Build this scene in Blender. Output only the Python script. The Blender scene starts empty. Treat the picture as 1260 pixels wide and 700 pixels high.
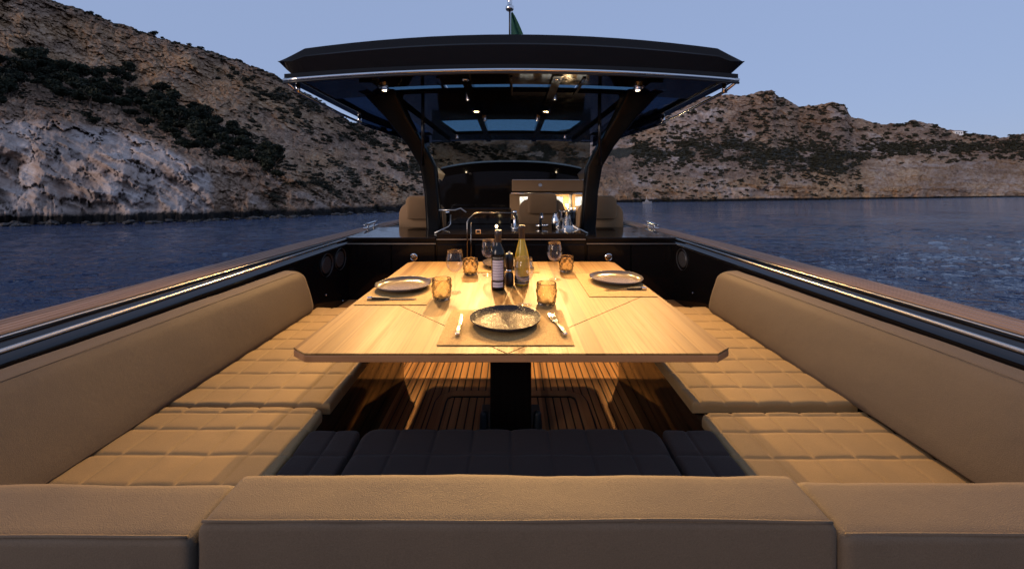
import bpy, bmesh, math, random
import numpy as np
from mathutils import Vector, Matrix, Euler

R = math.radians
random.seed(7)
rng = np.random.default_rng(11)
scene = bpy.context.scene
COL = scene.collection

# ------------------------------------------------------------------ camera, sky, sun, exposure
EYE = 2.3                      # eye above the sea
PITCH = R(2.3)                 # bow-up trim of the boat
M_BOAT = Matrix.Translation((0, 0, EYE)) @ Matrix.Rotation(PITCH, 4, 'X')
BOAT = []                      # everything that stands on the boat: laid out level, eye at 0,0,0, then trimmed at the end

cam_data = bpy.data.cameras.new('camera')
cam_data.sensor_width = 36
cam_data.lens = 500 / 1260 * 36
cam_data.shift_y = -133 / 1260
cam_data.shift_x = 0.0008
cam_data.clip_start = 0.02
cam_data.clip_end = 5000
cam = bpy.data.objects.new('camera', cam_data)
COL.objects.link(cam)
cam.rotation_euler = (R(90), 0, 0)
scene.camera = cam
BOAT.append(cam)

SUN_EL, SUN_AZ = R(5.0), R(228)          # low, behind the camera to the left
world = bpy.data.worlds.new('World')
scene.world = world
world.use_nodes = True
wn = world.node_tree
wn.nodes.clear()
w_out = wn.nodes.new('ShaderNodeOutputWorld')
w_bg = wn.nodes.new('ShaderNodeBackground')
w_sky = wn.nodes.new('ShaderNodeTexSky')
w_sky.sky_type = 'NISHITA'
w_sky.sun_disc = False
w_sky.sun_elevation = SUN_EL
w_sky.sun_rotation = SUN_AZ
w_sky.air_density = 1.0
w_sky.dust_density = 0.4
w_sky.ozone_density = 2.5
w_mul = wn.nodes.new('ShaderNodeMix')
w_mul.data_type = 'RGBA'
w_mul.blend_type = 'MULTIPLY'
w_mul.inputs[0].default_value = 1.0
w_mul.inputs[7].default_value = (1.08, 0.80, 0.82, 1)     # camera white balance
wn.links.new(w_sky.outputs[0], w_mul.inputs[6])
w_veil = wn.nodes.new('ShaderNodeMix')                 # thin even dusk haze high over the whole sky
w_veil.data_type = 'RGBA'
w_veil.inputs[0].default_value = 0.90
w_veil.inputs[7].default_value = (0.92, 1.21, 1.93, 1)
wn.links.new(w_mul.outputs[2], w_veil.inputs[6])
wn.links.new(w_veil.outputs[2], w_bg.inputs[0])
w_bg.inputs[1].default_value = 0.15
wn.links.new(w_bg.outputs[0], w_out.inputs[0])

sun_d = bpy.data.lights.new('sun', 'SUN')
sun_d.energy = 0.72
sun_d.angle = R(25)
sun_d.color = (1.0, 0.78, 0.64)
sun = bpy.data.objects.new('sun', sun_d)
COL.objects.link(sun)
sdir = Vector((math.sin(SUN_AZ) * math.cos(R(14)), math.cos(SUN_AZ) * math.cos(R(14)), math.sin(R(14))))
sun.rotation_euler = sdir.to_track_quat('Z', 'Y').to_euler()

vs = scene.view_settings
vs.view_transform = 'Standard'
vs.look = 'None'
vs.exposure = 1.15
vs.gamma = 1.0
vs.use_curve_mapping = False
cy = scene.cycles
cy.max_bounces = 10
cy.transparent_max_bounces = 24
cy.transmission_bounces = 10
cy.glossy_bounces = 5
cy.diffuse_bounces = 4
cy.sample_clamp_indirect = 3.0
cy.caustics_refractive = False
cy.caustics_reflective = False
cy.blur_glossy = 0.3

# ------------------------------------------------------------------ node helpers
class NT:
    def __init__(self, name):
        self.m = bpy.data.materials.new(name)
        self.m.use_nodes = True
        self.t = self.m.node_tree
        self.t.nodes.clear()
        self.out = self.t.nodes.new('ShaderNodeOutputMaterial')
    def n(self, typ, **kw):
        nd = self.t.nodes.new(typ)
        for k, v in kw.items():
            setattr(nd, k, v)
        return nd
    def set(self, sock, v):
        if hasattr(v, 'is_linked') or isinstance(v, bpy.types.NodeSocket):
            self.t.links.new(v, sock)
        else:
            if isinstance(v, tuple) and len(v) == 3 and sock.type == 'RGBA':
                v = (*v, 1)
            sock.default_value = v
    def principled(self, **kw):
        p = self.n('ShaderNodeBsdfPrincipled')
        for k, v in kw.items():
            self.set(p.inputs[k.replace('_', ' ')], v)
        return p
    def coord(self, which='Object', scale=None, rot=None):
        c = self.n('ShaderNodeTexCoord').outputs[which]
        if scale or rot:
            mp = self.n('ShaderNodeMapping')
            self.t.links.new(c, mp.inputs[0])
            if scale: mp.inputs['Scale'].default_value = scale
            if rot: mp.inputs['Rotation'].default_value = rot
            c = mp.outputs[0]
        return c
    def noise(self, vec, scale, detail=4, rough=0.55, dist=0.0):
        nd = self.n('ShaderNodeTexNoise')
        self.set(nd.inputs['Vector'], vec)
        nd.inputs['Scale'].default_value = scale
        nd.inputs['Detail'].default_value = detail
        nd.inputs['Roughness'].default_value = rough
        nd.inputs['Distortion'].default_value = dist
        return nd.outputs['Fac']
    def ramp(self, fac, stops, interp='LINEAR'):
        r = self.n('ShaderNodeValToRGB')
        r.color_ramp.interpolation = interp
        el = r.color_ramp.elements
        while len(el) < len(stops): el.new(0.5)
        for e, (p, c) in zip(el, stops):
            e.position = p
            e.color = (*c, 1) if len(c) == 3 else c
        self.set(r.inputs[0], fac)
        return r.outputs[0]
    def mix(self, a, b, fac, blend='MIX'):
        m = self.n('ShaderNodeMix', data_type='RGBA', blend_type=blend)
        self.set(m.inputs[0], fac)
        self.set(m.inputs[6], a)
        self.set(m.inputs[7], b)
        return m.outputs[2]
    def math(self, op, a, b=None, clamp=False):
        m = self.n('ShaderNodeMath', operation=op, use_clamp=clamp)
        self.set(m.inputs[0], a)
        if b is not None: self.set(m.inputs[1], b)
        return m.outputs[0]
    def maprange(self, v, a, b, c=0.0, d=1.0):
        m = self.n('ShaderNodeMapRange')
        self.set(m.inputs[0], v)
        for i, x in enumerate((a, b, c, d)): m.inputs[i + 1].default_value = x
        return m.outputs[0]
    def sep(self, v):
        s = self.n('ShaderNodeSeparateXYZ')
        self.set(s.inputs[0], v)
        return s.outputs
    def comb(self, x, y, z):
        s = self.n('ShaderNodeCombineXYZ')
        for i, v in enumerate((x, y, z)): self.set(s.inputs[i], v)
        return s.outputs[0]
    def bump(self, h, strength=0.3, dist=0.01, normal=None):
        b = self.n('ShaderNodeBump')
        self.set(b.inputs['Height'], h)
        b.inputs['Strength'].default_value = strength
        b.inputs['Distance'].default_value = dist
        if normal is not None: self.set(b.inputs['Normal'], normal)
        return b.outputs[0]
    def finish(self, shader):
        self.t.links.new(shader if isinstance(shader, bpy.types.NodeSocket) else shader.outputs[0], self.out.inputs[0])
        return self.m

MAT = {}

def simple(name, color, rough=0.5, metal=0.0, **kw):
    t = NT(name)
    MAT[name] = t.finish(t.principled(Base_Color=color, Roughness=rough, Metallic=metal, **kw))

def fabric(name, c1, c2, weave=900):
    t = NT(name)
    co = t.coord('Object')
    big = t.noise(co, 9, 3)
    fine = t.maprange(t.noise(co, 480, 3, 0.75), 0.3, 0.7)
    col = t.mix(c1, c2, t.math('ADD', t.math('MULTIPLY', big, 0.4), t.math('MULTIPLY', fine, 0.6)))
    wv = t.n('ShaderNodeTexVoronoi')
    t.set(wv.inputs['Vector'], co)
    wv.inputs['Scale'].default_value = weave
    h = t.math('ADD', t.math('MULTIPLY', wv.outputs['Distance'], 0.5), t.math('MULTIPLY', t.noise(co, 60, 4), 0.6))
    nb = t.bump(t.math('ADD', h, t.math('MULTIPLY', fine, 0.4)), 0.4, 0.0018)
    nb = t.bump(t.noise(co, 4.5, 4, 0.5, 0.6), 0.2, 0.012, nb)
    p = t.principled(Base_Color=col, Roughness=0.72, Normal=nb, Sheen_Weight=0.05, Specular_IOR_Level=0.22)
    MAT[name] = t.finish(p)

fabric('tan_fabric', (0.074, 0.0535, 0.036), (0.124, 0.091, 0.0615))
fabric('seat_fabric', (0.18, 0.118, 0.050), (0.27, 0.18, 0.083))
fabric('charcoal_fabric', (0.0130, 0.0078, 0.0066), (0.023, 0.0148, 0.0126))
fabric('leather', (0.25, 0.15, 0.075), (0.30, 0.19, 0.10), 500)

def lacquer(name, c):
    t = NT(name)
    co = t.coord('Object')
    nb = t.bump(t.noise(co, 3, 2), 0.03, 0.02)
    rg = t.maprange(t.noise(co, 14, 4), 0.35, 0.7, 0.05, 0.13)
    MAT[name] = t.finish(t.principled(Base_Color=c, Roughness=rg, Specular_IOR_Level=0.22, Normal=nb))
lacquer('black_lacquer', (0.006, 0.005, 0.005))
lacquer('brown_lacquer', (0.018, 0.010, 0.006))
simple('black_satin', (0.010, 0.010, 0.011), 0.38)
simple('post_black', (0.006, 0.006, 0.006), 0.2, 0.0, Specular_IOR_Level=0.14)
simple('speaker_ring', (0.05, 0.048, 0.047), 0.35)
simple('dark_steel', (0.20, 0.195, 0.19), 0.25, 1.0)
simple('caulk', (0.006, 0.005, 0.005), 0.6)
simple('steel', (0.72, 0.71, 0.70), 0.12, 1.0)
simple('brushed_steel', (0.5, 0.49, 0.47), 0.3, 1.0)
simple('black_handle', (0.012, 0.012, 0.014), 0.28)
simple('white_paint', (0.78, 0.78, 0.76), 0.4)
simple('boat_paint', (0.26, 0.26, 0.27), 0.6)
simple('rubber', (0.02, 0.028, 0.035), 0.5)

def wood(name, pitch, c_lo, c_hi, rough, tone=0.35, axis=0, grain=1.0, gloss=0.0, offset=0.0, spec=0.3, lines=0.25):
    """boards run along the other horizontal axis; tone varies from board to board"""
    t = NT(name)
    co = t.coord('Object')
    s = t.sep(co)
    a, b = (s[0], s[1]) if axis == 0 else (s[1], s[0])
    idx = t.math('FLOOR', t.math('DIVIDE', t.math('ADD', a, offset), pitch))
    wnz = t.n('ShaderNodeTexWhiteNoise', noise_dimensions='1D')
    t.set(wnz.inputs['W'], idx)
    rnd = wnz.outputs['Value']
    v = t.comb(t.math('ADD', t.math('MULTIPLY', a, 26 * grain), t.math('MULTIPLY', rnd, 40)),
               t.math('ADD', t.math('MULTIPLY', b, 1.6 * grain), t.math('MULTIPLY', rnd, 17)), t.math('MULTIPLY', s[2], 8))
    g1 = t.noise(v, 1.5, 6, 0.6, 0.6)
    v2 = t.comb(t.math('MULTIPLY', a, 300), t.math('MULTIPLY', b, 7), rnd)
    g2 = t.noise(v2, 1.0, 3, 0.6)
    f = t.math('ADD', t.math('MULTIPLY', rnd, tone), t.math('ADD', t.math('MULTIPLY', g1, 0.75 - tone * .5), t.math('MULTIPLY', g2, 0.25)))
    col = t.ramp(f, [(0.28, c_lo), (0.78, c_hi)])
    col = t.mix(col, (0.55, 0.45, 0.36), t.maprange(g2, 0.56, 0.72, 0.0, 0.55), 'MULTIPLY')
    g3 = t.noise(t.comb(t.math('MULTIPLY', a, 130), t.math('MULTIPLY', b, 1.1), t.math('MULTIPLY', rnd, 9)), 1.0, 2, 0.5)
    col = t.mix(col, (0.58, 0.47, 0.36), t.maprange(g3, 0.50, 0.64, 0.0, lines), 'MULTIPLY')
    nb = t.bump(g2, 0.12, 0.001)
    p = t.principled(Base_Color=col, Roughness=t.maprange(g1, 0.3, 0.7, rough, rough + 0.12), Normal=nb, Coat_Weight=gloss, Coat_Roughness=0.2, Specular_IOR_Level=spec)
    MAT[name] = t.finish(p)
wood('table_wood', 0.062, (0.104, 0.052, 0.0145), (0.25, 0.152, 0.057), 0.44, 0.50, 0, 1.0, 0.0, 0.013, 0.12, 0.6)
wood('table_edge_wood', 0.2, (0.22, 0.11, 0.05), (0.34, 0.18, 0.085), 0.4, 0.2, 1)
wood('deck_teak', 0.041, (0.17, 0.080, 0.029), (0.40, 0.205, 0.076), 0.5, 0.5)
wood('gunwale_teak', 0.034, (0.155, 0.098, 0.072), (0.30, 0.20, 0.15), 0.5, 0.3)

def mat_placemat():
    t = NT('placemat_weave')
    co = t.coord('Object')
    s = t.sep(co)
    wx = t.math('SINE', t.math('MULTIPLY', s[0], 1500))
    wy = t.math('SINE', t.math('MULTIPLY', s[1], 1500))
    h = t.math('MULTIPLY', wx, wy)
    n = t.noise(co, 130, 3, 0.7)
    lines = t.noise(t.comb(t.math('MULTIPLY', s[0], 420), t.math('MULTIPLY', s[1], 40), 0.0), 1, 2)
    lines2 = t.noise(t.comb(t.math('MULTIPLY', s[0], 40), t.math('MULTIPLY', s[1], 420), 0.0), 1, 2)
    f = t.math('ADD', t.math('MULTIPLY', n, 0.4), t.math('MULTIPLY', t.math('ADD', lines, lines2), 0.3))
    col = t.ramp(f, [(0.35, (0.19, 0.105, 0.03)), (0.62, (0.42, 0.265, 0.092))])
    MAT['placemat'] = t.finish(t.principled(Base_Color=col, Roughness=0.8, Normal=t.bump(t.math('ADD', h, f), 0.5, 0.002)))
mat_placemat()

def mat_plate():
    t = NT('stoneware')
    co = t.coord('Object')
    s = t.sep(co)
    r = t.math('SQRT', t.math('ADD', t.math('MULTIPLY', s[0], s[0]), t.math('MULTIPLY', s[1], s[1])))
    vo = t.n('ShaderNodeTexVoronoi', feature='DISTANCE_TO_EDGE')
    t.set(vo.inputs['Vector'], co)
    vo.inputs['Scale'].default_value = 95
    crack = t.maprange(vo.outputs['Distance'], 0.02, 0.25)
    body = t.mix((0.045, 0.033, 0.025), (0.165, 0.127, 0.095), t.math('MULTIPLY', crack, t.maprange(t.noise(co, 28, 4), 0.25, 0.65)))
    rim = t.maprange(t.math('ADD', r, t.math('MULTIPLY', t.math('SUBTRACT', t.noise(co, 30, 3), 0.5), 0.03)), 0.098, 0.125)
    col = t.mix(body, (0.030, 0.026, 0.027), rim)
    h = t.math('ADD', t.math('MULTIPLY', crack, 0.6), t.math('MULTIPLY', t.noise(co, 70, 4), 0.6))
    MAT['plate_crackle'] = t.finish(t.principled(Base_Color=col, Roughness=0.3, Normal=t.bump(h, 0.6, 0.004), Specular_IOR_Level=0.1))
    t = NT('stoneware_smooth')
    co = t.coord('Object')
    s = t.sep(co)
    r = t.math('SQRT', t.math('ADD', t.math('MULTIPLY', s[0], s[0]), t.math('MULTIPLY', s[1], s[1])))
    body = t.mix((0.095, 0.070, 0.052), (0.15, 0.115, 0.088), t.noise(co, 40, 5, 0.7))
    rim = t.maprange(t.math('ADD', r, t.math('MULTIPLY', t.math('SUBTRACT', t.noise(co, 24, 3), 0.5), 0.02)), 0.116, 0.134)
    col = t.mix(body, (0.07, 0.06, 0.058), rim)
    MAT['plate_smooth'] = t.finish(t.principled(Base_Color=col, Roughness=0.2, Normal=t.bump(t.noise(co, 45, 3), 0.25, 0.004), Specular_IOR_Level=0.3))
mat_plate()

def mat_thin_glass(name, tint, refl=0.06, rough=0.02, glass_part=0.0, gtint=None):
    t = NT(name)
    tr = t.n('ShaderNodeBsdfTransparent')
    tr.inputs[0].default_value = (*tint, 1)
    gl = t.n('ShaderNodeBsdfGlossy')
    gl.inputs['Roughness'].default_value = rough
    gl.inputs[0].default_value = (1, 1, 1, 1)
    fr = t.n('ShaderNodeFresnel')
    fr.inputs[0].default_value = 1.45
    base = tr.outputs[0]
    if glass_part > 0:
        g = t.n('ShaderNodeBsdfRefraction')
        g.inputs[0].default_value = (*(gtint or tint), 1)
        g.inputs['IOR'].default_value = 1.4
        mx = t.n('ShaderNodeMixShader')
        mx.inputs[0].default_value = glass_part
        t.t.links.new(base, mx.inputs[1])
        t.t.links.new(g.outputs[0], mx.inputs[2])
        base = mx.outputs[0]
    mx = t.n('ShaderNodeMixShader')
    f = t.math('ADD', t.math('MULTIPLY', fr.outputs[0], 0.22), refl - 0.04, True)
    t.set(mx.inputs[0], f)
    t.t.links.new(base, mx.inputs[1])
    t.t.links.new(gl.outputs[0], mx.inputs[2])
    MAT[name] = t.finish(mx.outputs[0])
mat_thin_glass('clear_glass', (0.965, 0.965, 0.96), 0.05)
mat_thin_glass('amber_glass', (0.98, 0.945, 0.85), 0.06, 0.03, 0.8, (0.98, 0.94, 0.84))
mat_thin_glass('tinted_glass', (0.34, 0.48, 0.56), 0.05)
mat_thin_glass('side_glass', (0.13, 0.17, 0.24), 0.05)
mat_thin_glass('windscreen_glass', (0.50, 0.52, 0.50), 0.05)
simple('dark_bottle', (0.005, 0.005, 0.004), 0.07, 0.0, Specular_IOR_Level=0.4)
simple('capsule', (0.05, 0.045, 0.045), 0.35, 0.5)

def mat_wine():
    t = NT('golden_wine')
    co = t.coord('Object')
    z = t.sep(co)[2]
    col = t.mix((0.56, 0.37, 0.022), (0.46, 0.31, 0.025), t.noise(co, 30, 3))
    MAT['golden_wine'] = t.finish(t.principled(Base_Color=col, Roughness=0.08, Transmission_Weight=0.12, IOR=1.34, Coat_Weight=0.3))
mat_wine()

def mat_label(name, base, ink, rows, z0, z1):
    """paper with rows of print far too small to read"""
    t = NT(name)
    co = t.coord('Object')
    s = t.sep(co)
    rowf = t.math('MULTIPLY', t.math('SUBTRACT', s[2], z0), rows / (z1 - z0))
    fr = t.math('FRACT', rowf)
    inrow = t.math('MULTIPLY', t.math('GREATER_THAN', fr, 0.32), t.math('LESS_THAN', fr, 0.68))
    ch = t.noise(t.comb(t.math('MULTIPLY', s[0], 900), t.math('FLOOR', rowf), 0.0), 1, 1)
    f = t.math('MULTIPLY', inrow, t.math('GREATER_THAN', ch, 0.47))
    col = t.mix(base, ink, t.math('MULTIPLY', f, 0.75))
    MAT[name] = t.finish(t.principled(Base_Color=col, Roughness=0.6))
mat_label('white_label', (0.50, 0.46, 0.50), (0.06, 0.05, 0.06), 9, 0.05, 0.17)
mat_label('black_label', (0.015, 0.014, 0.013), (0.35, 0.32, 0.25), 3, 0.02, 0.06)

def emit(name, c, s):
    t = NT(name)
    e = t.n('ShaderNodeEmission')
    e.inputs[0].default_value = (*c, 1)
    e.inputs[1].default_value = s
    MAT[name] = t.finish(e)
emit('lamp_warm', (1.0, 0.78, 0.5), 30)
emit('lamp_small', (1.0, 0.72, 0.35), 14)

def mat_screen():
    t = NT('screen')
    co = t.coord('Object')
    n = t.noise(co, 18, 5, 0.6, 0.5)
    col = t.ramp(n, [(0.35, (0.45, 0.36, 0.24)), (0.5, (0.9, 0.85, 0.72)), (0.62, (1, 0.97, 0.9))])
    e = t.n('ShaderNodeEmission')
    t.set(e.inputs[0], col)
    e.inputs[1].default_value = 0.75
    MAT['screen'] = t.finish(e)
mat_screen()

def mat_flag():
    t = NT('flag_cloth')
    co = t.coord('Object')
    col = t.mix((0.004, 0.05, 0.03), (0.006, 0.075, 0.05), t.noise(co, 30, 3))
    MAT['flag'] = t.finish(t.principled(Base_Color=col, Roughness=0.8))
mat_flag()

def mat_foliage(name, lo, hi):
    t = NT(name)
    oi = t.n('ShaderNodeObjectInfo').outputs['Random']
    n = t.noise(t.coord('Object'), 1.3, 3)
    f = t.math('ADD', t.math('MULTIPLY', n, 0.7), t.math('MULTIPLY', oi, 0.3))
    MAT[name] = t.finish(t.principled(Base_Color=t.ramp(f, [(0.3, lo), (0.75, hi)]), Roughness=0.75, Specular_IOR_Level=0.2))
mat_foliage('pine_foliage', (0.008, 0.011, 0.006), (0.024, 0.029, 0.016))
mat_foliage('shrub_foliage', (0.014, 0.014, 0.009), (0.042, 0.040, 0.025))
def mat_wet():
    t = NT('wet_rock')
    n = t.noise(t.coord('Object'), 2.4, 7, 0.65)
    MAT['wet_rock'] = t.finish(t.principled(Base_Color=t.ramp(n, [(0.38, (0.008, 0.007, 0.007)), (0.70, (0.055, 0.045, 0.041))]), Roughness=0.6, Normal=t.bump(n, 0.6, 0.2)))
mat_wet()
simple('bark', (0.06, 0.045, 0.035), 0.9)

def mat_water():
    t = NT('sea_water')
    co = t.coord('Object')
    v1 = t.n('ShaderNodeMapping'); t.t.links.new(co, v1.inputs[0])
    v1.inputs['Scale'].default_value = (0.75, 1.25, 1); v1.inputs['Rotation'].default_value = (0, 0, 0.35)
    a = t.noise(v1.outputs[0], 0.9, 3, 0.5, 0.4)
    b = t.noise(v1.outputs[0], 3.4, 3, 0.55, 0.3)
    c = t.noise(co, 11.0, 2, 0.5)
    h = t.math('ADD', t.math('MULTIPLY', a, 0.9), t.math('ADD', t.math('MULTIPLY', b, 0.42), t.math('MULTIPLY', c, 0.10)))
    h = t.math('MULTIPLY', h, t.maprange(t.noise(co, 0.07, 3, 0.5), 0.35, 0.65, 0.55, 1.25))
    nb = t.bump(h, 1.0, 0.45)
    MAT['water'] = t.finish(t.principled(Base_Color=(0.002, 0.016, 0.060), Roughness=0.06, IOR=1.33, Normal=nb, Specular_IOR_Level=0.5))
mat_water()

def mat_rock():
    t = NT('rock')
    co = t.coord('Object')
    def attr(n):
        a = t.n('ShaderNodeAttribute'); a.attribute_name = n
        return a.outputs['Fac']
    pale, ochre, scrub, wet, strat, scl, grit = (attr(k) for k in ('pale', 'ochre', 'scrub', 'wet', 'strat', 'scl', 'grit'))
    vn = t.n('ShaderNodeVectorMath', operation='SCALE'); t.set(vn.inputs[0], co); t.set(vn.inputs['Scale'], scl)
    cv = vn.outputs[0]
    n1 = t.noise(cv, 0.9, 8, 0.68)
    n2 = t.noise(cv, 3.2, 7, 0.7)
    n3 = t.noise(cv, 0.30, 5, 0.6)
    n2 = t.math('ADD', t.math('MULTIPLY', n2, 0.72), t.math('MULTIPLY', grit, 0.26))
    n1 = t.math('ADD', t.math('MULTIPLY', n1, 0.75), t.math('MULTIPLY', grit, 0.24))
    base = t.ramp(n2, [(0.30, (0.08, 0.052, 0.036)), (0.46, (0.31, 0.20, 0.132)), (0.66, (0.52, 0.375, 0.27))])
    oc = t.ramp(n2, [(0.30, (0.15, 0.078, 0.036)), (0.46, (0.48, 0.285, 0.145)), (0.66, (0.66, 0.47, 0.30))])
    pl = t.ramp(n1, [(0.20, (0.21, 0.17, 0.152)), (0.42, (0.47, 0.40, 0.365)), (0.68, (0.66, 0.58, 0.54))])
    pl = t.mix(pl, (0.86, 0.77, 0.70), t.maprange(n3, 0.45, 0.65), 'MULTIPLY')
    col = t.mix(base, oc, t.math('MULTIPLY', ochre, t.maprange(n3, 0.3, 0.55), True))
    col = t.mix(col, pl, t.maprange(t.math('ADD', pale, t.math('MULTIPLY', t.math('SUBTRACT', n1, 0.5), 0.8)), 0.3, 0.7))
    st = t.noise(t.comb(strat, t.math('MULTIPLY', n3, 2.0), 0.0), 1.0, 5, 0.7)
    col = t.mix(col, (0.62, 0.58, 0.56), t.maprange(st, 0.3, 0.62, 0.9, 0.0), 'MULTIPLY')
    sc = t.maprange(t.math('ADD', scrub, t.math('MULTIPLY', t.math('SUBTRACT', n2, 0.5), 1.7)), 0.42, 0.62)
    col = t.mix(col, t.ramp(n2, [(0.3, (0.018, 0.017, 0.011)), (0.7, (0.06, 0.054, 0.034))]), sc)
    # dark tidal staining along the waterline
    col = t.mix(col, (0.012, 0.011, 0.011), t.maprange(t.math('ADD', wet, t.math('MULTIPLY', t.math('SUBTRACT', n1, 0.5), 0.9)), 0.4, 0.65))
    col = t.mix(col, (0.62, 0.57, 0.53), t.maprange(t.noise(cv, 0.16, 4, 0.6), 0.36, 0.62, 0.95, 0.0), 'MULTIPLY')
    # fissures
    vo = t.n('ShaderNodeTexVoronoi', feature='DISTANCE_TO_EDGE')
    wob = t.n('ShaderNodeVectorMath', operation='ADD')
    t.set(wob.inputs[0], cv)
    nz = t.n('ShaderNodeTexNoise'); t.set(nz.inputs['Vector'], cv); nz.inputs['Scale'].default_value = 1.4; nz.inputs['Detail'].default_value = 5
    t.t.links.new(nz.outputs['Color'], wob.inputs[1])
    t.t.links.new(wob.outputs[0], vo.inputs['Vector'])
    vo.inputs['Scale'].default_value = 0.55
    crack = t.maprange(vo.outputs['Distance'], 0.0, 0.05)
    vo2 = t.n('ShaderNodeTexVoronoi', feature='DISTANCE_TO_EDGE')
    t.t.links.new(wob.outputs[0], vo2.inputs['Vector']); vo2.inputs['Scale'].default_value = 2.1
    crack2 = t.maprange(vo2.outputs['Distance'], 0.0, 0.09)
    h = t.math('ADD', t.math('MULTIPLY', n1, 1.0), t.math('ADD', t.math('MULTIPLY', n2, 0.5), t.math('ADD', t.math('MULTIPLY', crack, 0.4), t.math('MULTIPLY', crack2, 0.22))))
    bm = t.n('ShaderNodeBump')
    t.set(bm.inputs['Height'], h)
    t.set(bm.inputs['Strength'], t.maprange(pale, 0.0, 1.0, 0.6, 0.34))
    t.set(bm.inputs['Distance'], t.math('DIVIDE', 0.9, scl))
    MAT['rock'] = t.finish(t.principled(Base_Color=col, Roughness=0.9, Normal=bm.outputs[0], Specular_IOR_Level=0.15))
mat_rock()

# ------------------------------------------------------------------ mesh helpers
def link(name, me, mat, parent=None, smooth=False, loc=None):
    if smooth:
        me.polygons.foreach_set('use_smooth', [True] * len(me.polygons))
    if mat is not None:
        me.materials.append(MAT[mat] if isinstance(mat, str) else mat)
    o = bpy.data.objects.new(name, me)
    COL.objects.link(o)
    if parent is not None: o.parent = parent
    if loc is not None: o.location = loc
    return o

class MB:
    def __init__(self):
        self.v, self.f = [], []
    def add(self, vs, fs):
        k = len(self.v)
        self.v += [tuple(p) for p in vs]
        self.f += [tuple(i + k for i in f) for f in fs]
        return self
    def box(self, x0, x1, y0, y1, z0, z1):
        return self.add([(x0, y0, z0), (x1, y0, z0), (x1, y1, z0), (x0, y1, z0), (x0, y0, z1), (x1, y0, z1), (x1, y1, z1), (x0, y1, z1)],
                        [(3, 2, 1, 0), (4, 5, 6, 7), (0, 1, 5, 4), (1, 2, 6, 5), (2, 3, 7, 6), (3, 0, 4, 7)])
    def prism(self, poly, z0, z1):
        n = len(poly)
        return self.add([(x, y, z0) for x, y in poly] + [(x, y, z1) for x, y in poly],
                        [tuple(range(n - 1, -1, -1)), tuple(range(n, 2 * n))] + [(i, (i + 1) % n, n + (i + 1) % n, n + i) for i in range(n)])
    def lathe(self, prof, seg=32, cx=0, cy=0, closed=False):
        k = len(prof)
        vs = []
        for r, z in prof:
            for j in range(seg):
                a = 2 * math.pi * j / seg
                vs.append((cx + r * math.cos(a), cy + r * math.sin(a), z))
        fs = []
        rng_k = k if closed else k - 1
        for i in range(rng_k):
            i2 = (i + 1) % k
            for j in range(seg):
                j2 = (j + 1) % seg
                fs.append((i * seg + j, i * seg + j2, i2 * seg + j2, i2 * seg + j))
        return self.add(vs, fs)
    def loft(self, secs, cap=True, closed=True):
        n = len(secs[0])
        vs = [p for s in secs for p in s]
        fs = []
        m = n if closed else n - 1
        for i in range(len(secs) - 1):
            for j in range(m):
                j2 = (j + 1) % n
                fs.append((i * n + j, i * n + j2, (i + 1) * n + j2, (i + 1) * n + j))
        if cap and closed:
            fs.append(tuple(range(n - 1, -1, -1)))
            k = (len(secs) - 1) * n
            fs.append(tuple(range(k, k + n)))
        return self.add(vs, fs)
    def tube(self, pts, r, seg=10, cap=True):
        pts = [Vector(p) for p in pts]
        rs = r if isinstance(r, (list, tuple)) else [r] * len(pts)
        secs = []
        up = Vector((0, 0, 1))
        prev = None
        for i, p in enumerate(pts):
            d = (pts[min(i + 1, len(pts) - 1)] - pts[max(i - 1, 0)]).normalized()
            a = d.cross(up)
            if a.length < 1e-3: a = d.cross(Vector((1, 0, 0)))
            a.normalize()
            if prev is not None:
                a = (prev - d * prev.dot(d)).normalized()
            prev = a
            b = d.cross(a)
            secs.append([tuple(p + a * (rs[i] * math.cos(t)) + b * (rs[i] * math.sin(t))) for t in [2 * math.pi * j / seg for j in range(seg)]])
        return self.loft(secs, cap)
    def mesh(self, name, bevel=0.0, bseg=2):
        me = bpy.data.meshes.new(name)
        me.from_pydata(self.v, [], self.f)
        bm = bmesh.new(); bm.from_mesh(me)
        if bevel > 0:
            ed = [e for e in bm.edges if len(e.link_faces) == 2 and e.calc_face_angle(0) > R(20)]
            bmesh.ops.bevel(bm, geom=ed, offset=bevel, segments=bseg, affect='EDGES', profile=0.5, clamp_overlap=True)
        bmesh.ops.recalc_face_normals(bm, faces=bm.faces)
        bm.to_mesh(me); bm.free()
        return me
    def build(self, name, mat, parent=None, smooth=False, bevel=0.0, bseg=2, loc=None, auto=None):
        me = self.mesh(name, bevel, bseg)
        o = link(name, me, mat, parent, smooth or auto is not None, loc)
        if auto is not None:
            sharp_by_angle(me, auto)
        return o

def sharp_by_angle(me, deg):
    bm = bmesh.new(); bm.from_mesh(me)
    for e in bm.edges:
        e.smooth = not (len(e.link_faces) == 2 and e.calc_face_angle(0) > R(deg))
    bm.to_mesh(me); bm.free()

def empty(name, loc=(0, 0, 0), rz=0.0):
    o = bpy.data.objects.new(name, None)
    COL.objects.link(o)
    o.location = loc
    o.rotation_euler = (0, 0, rz)
    o.empty_display_size = 0.1
    return o

def tag(o, label, cat, group=None, boat=True):
    o['label'] = label; o['category'] = cat
    if group: o['group'] = group
    if boat: BOAT.append(o)
    return o

def interp(pts, x):
    xs = [p[0] for p in pts]; ys = [p[1] for p in pts]
    return float(np.interp(x, xs, ys))

def frange(a, b, n):
    return [a + (b - a) * i / (n - 1) for i in range(n)]

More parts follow.
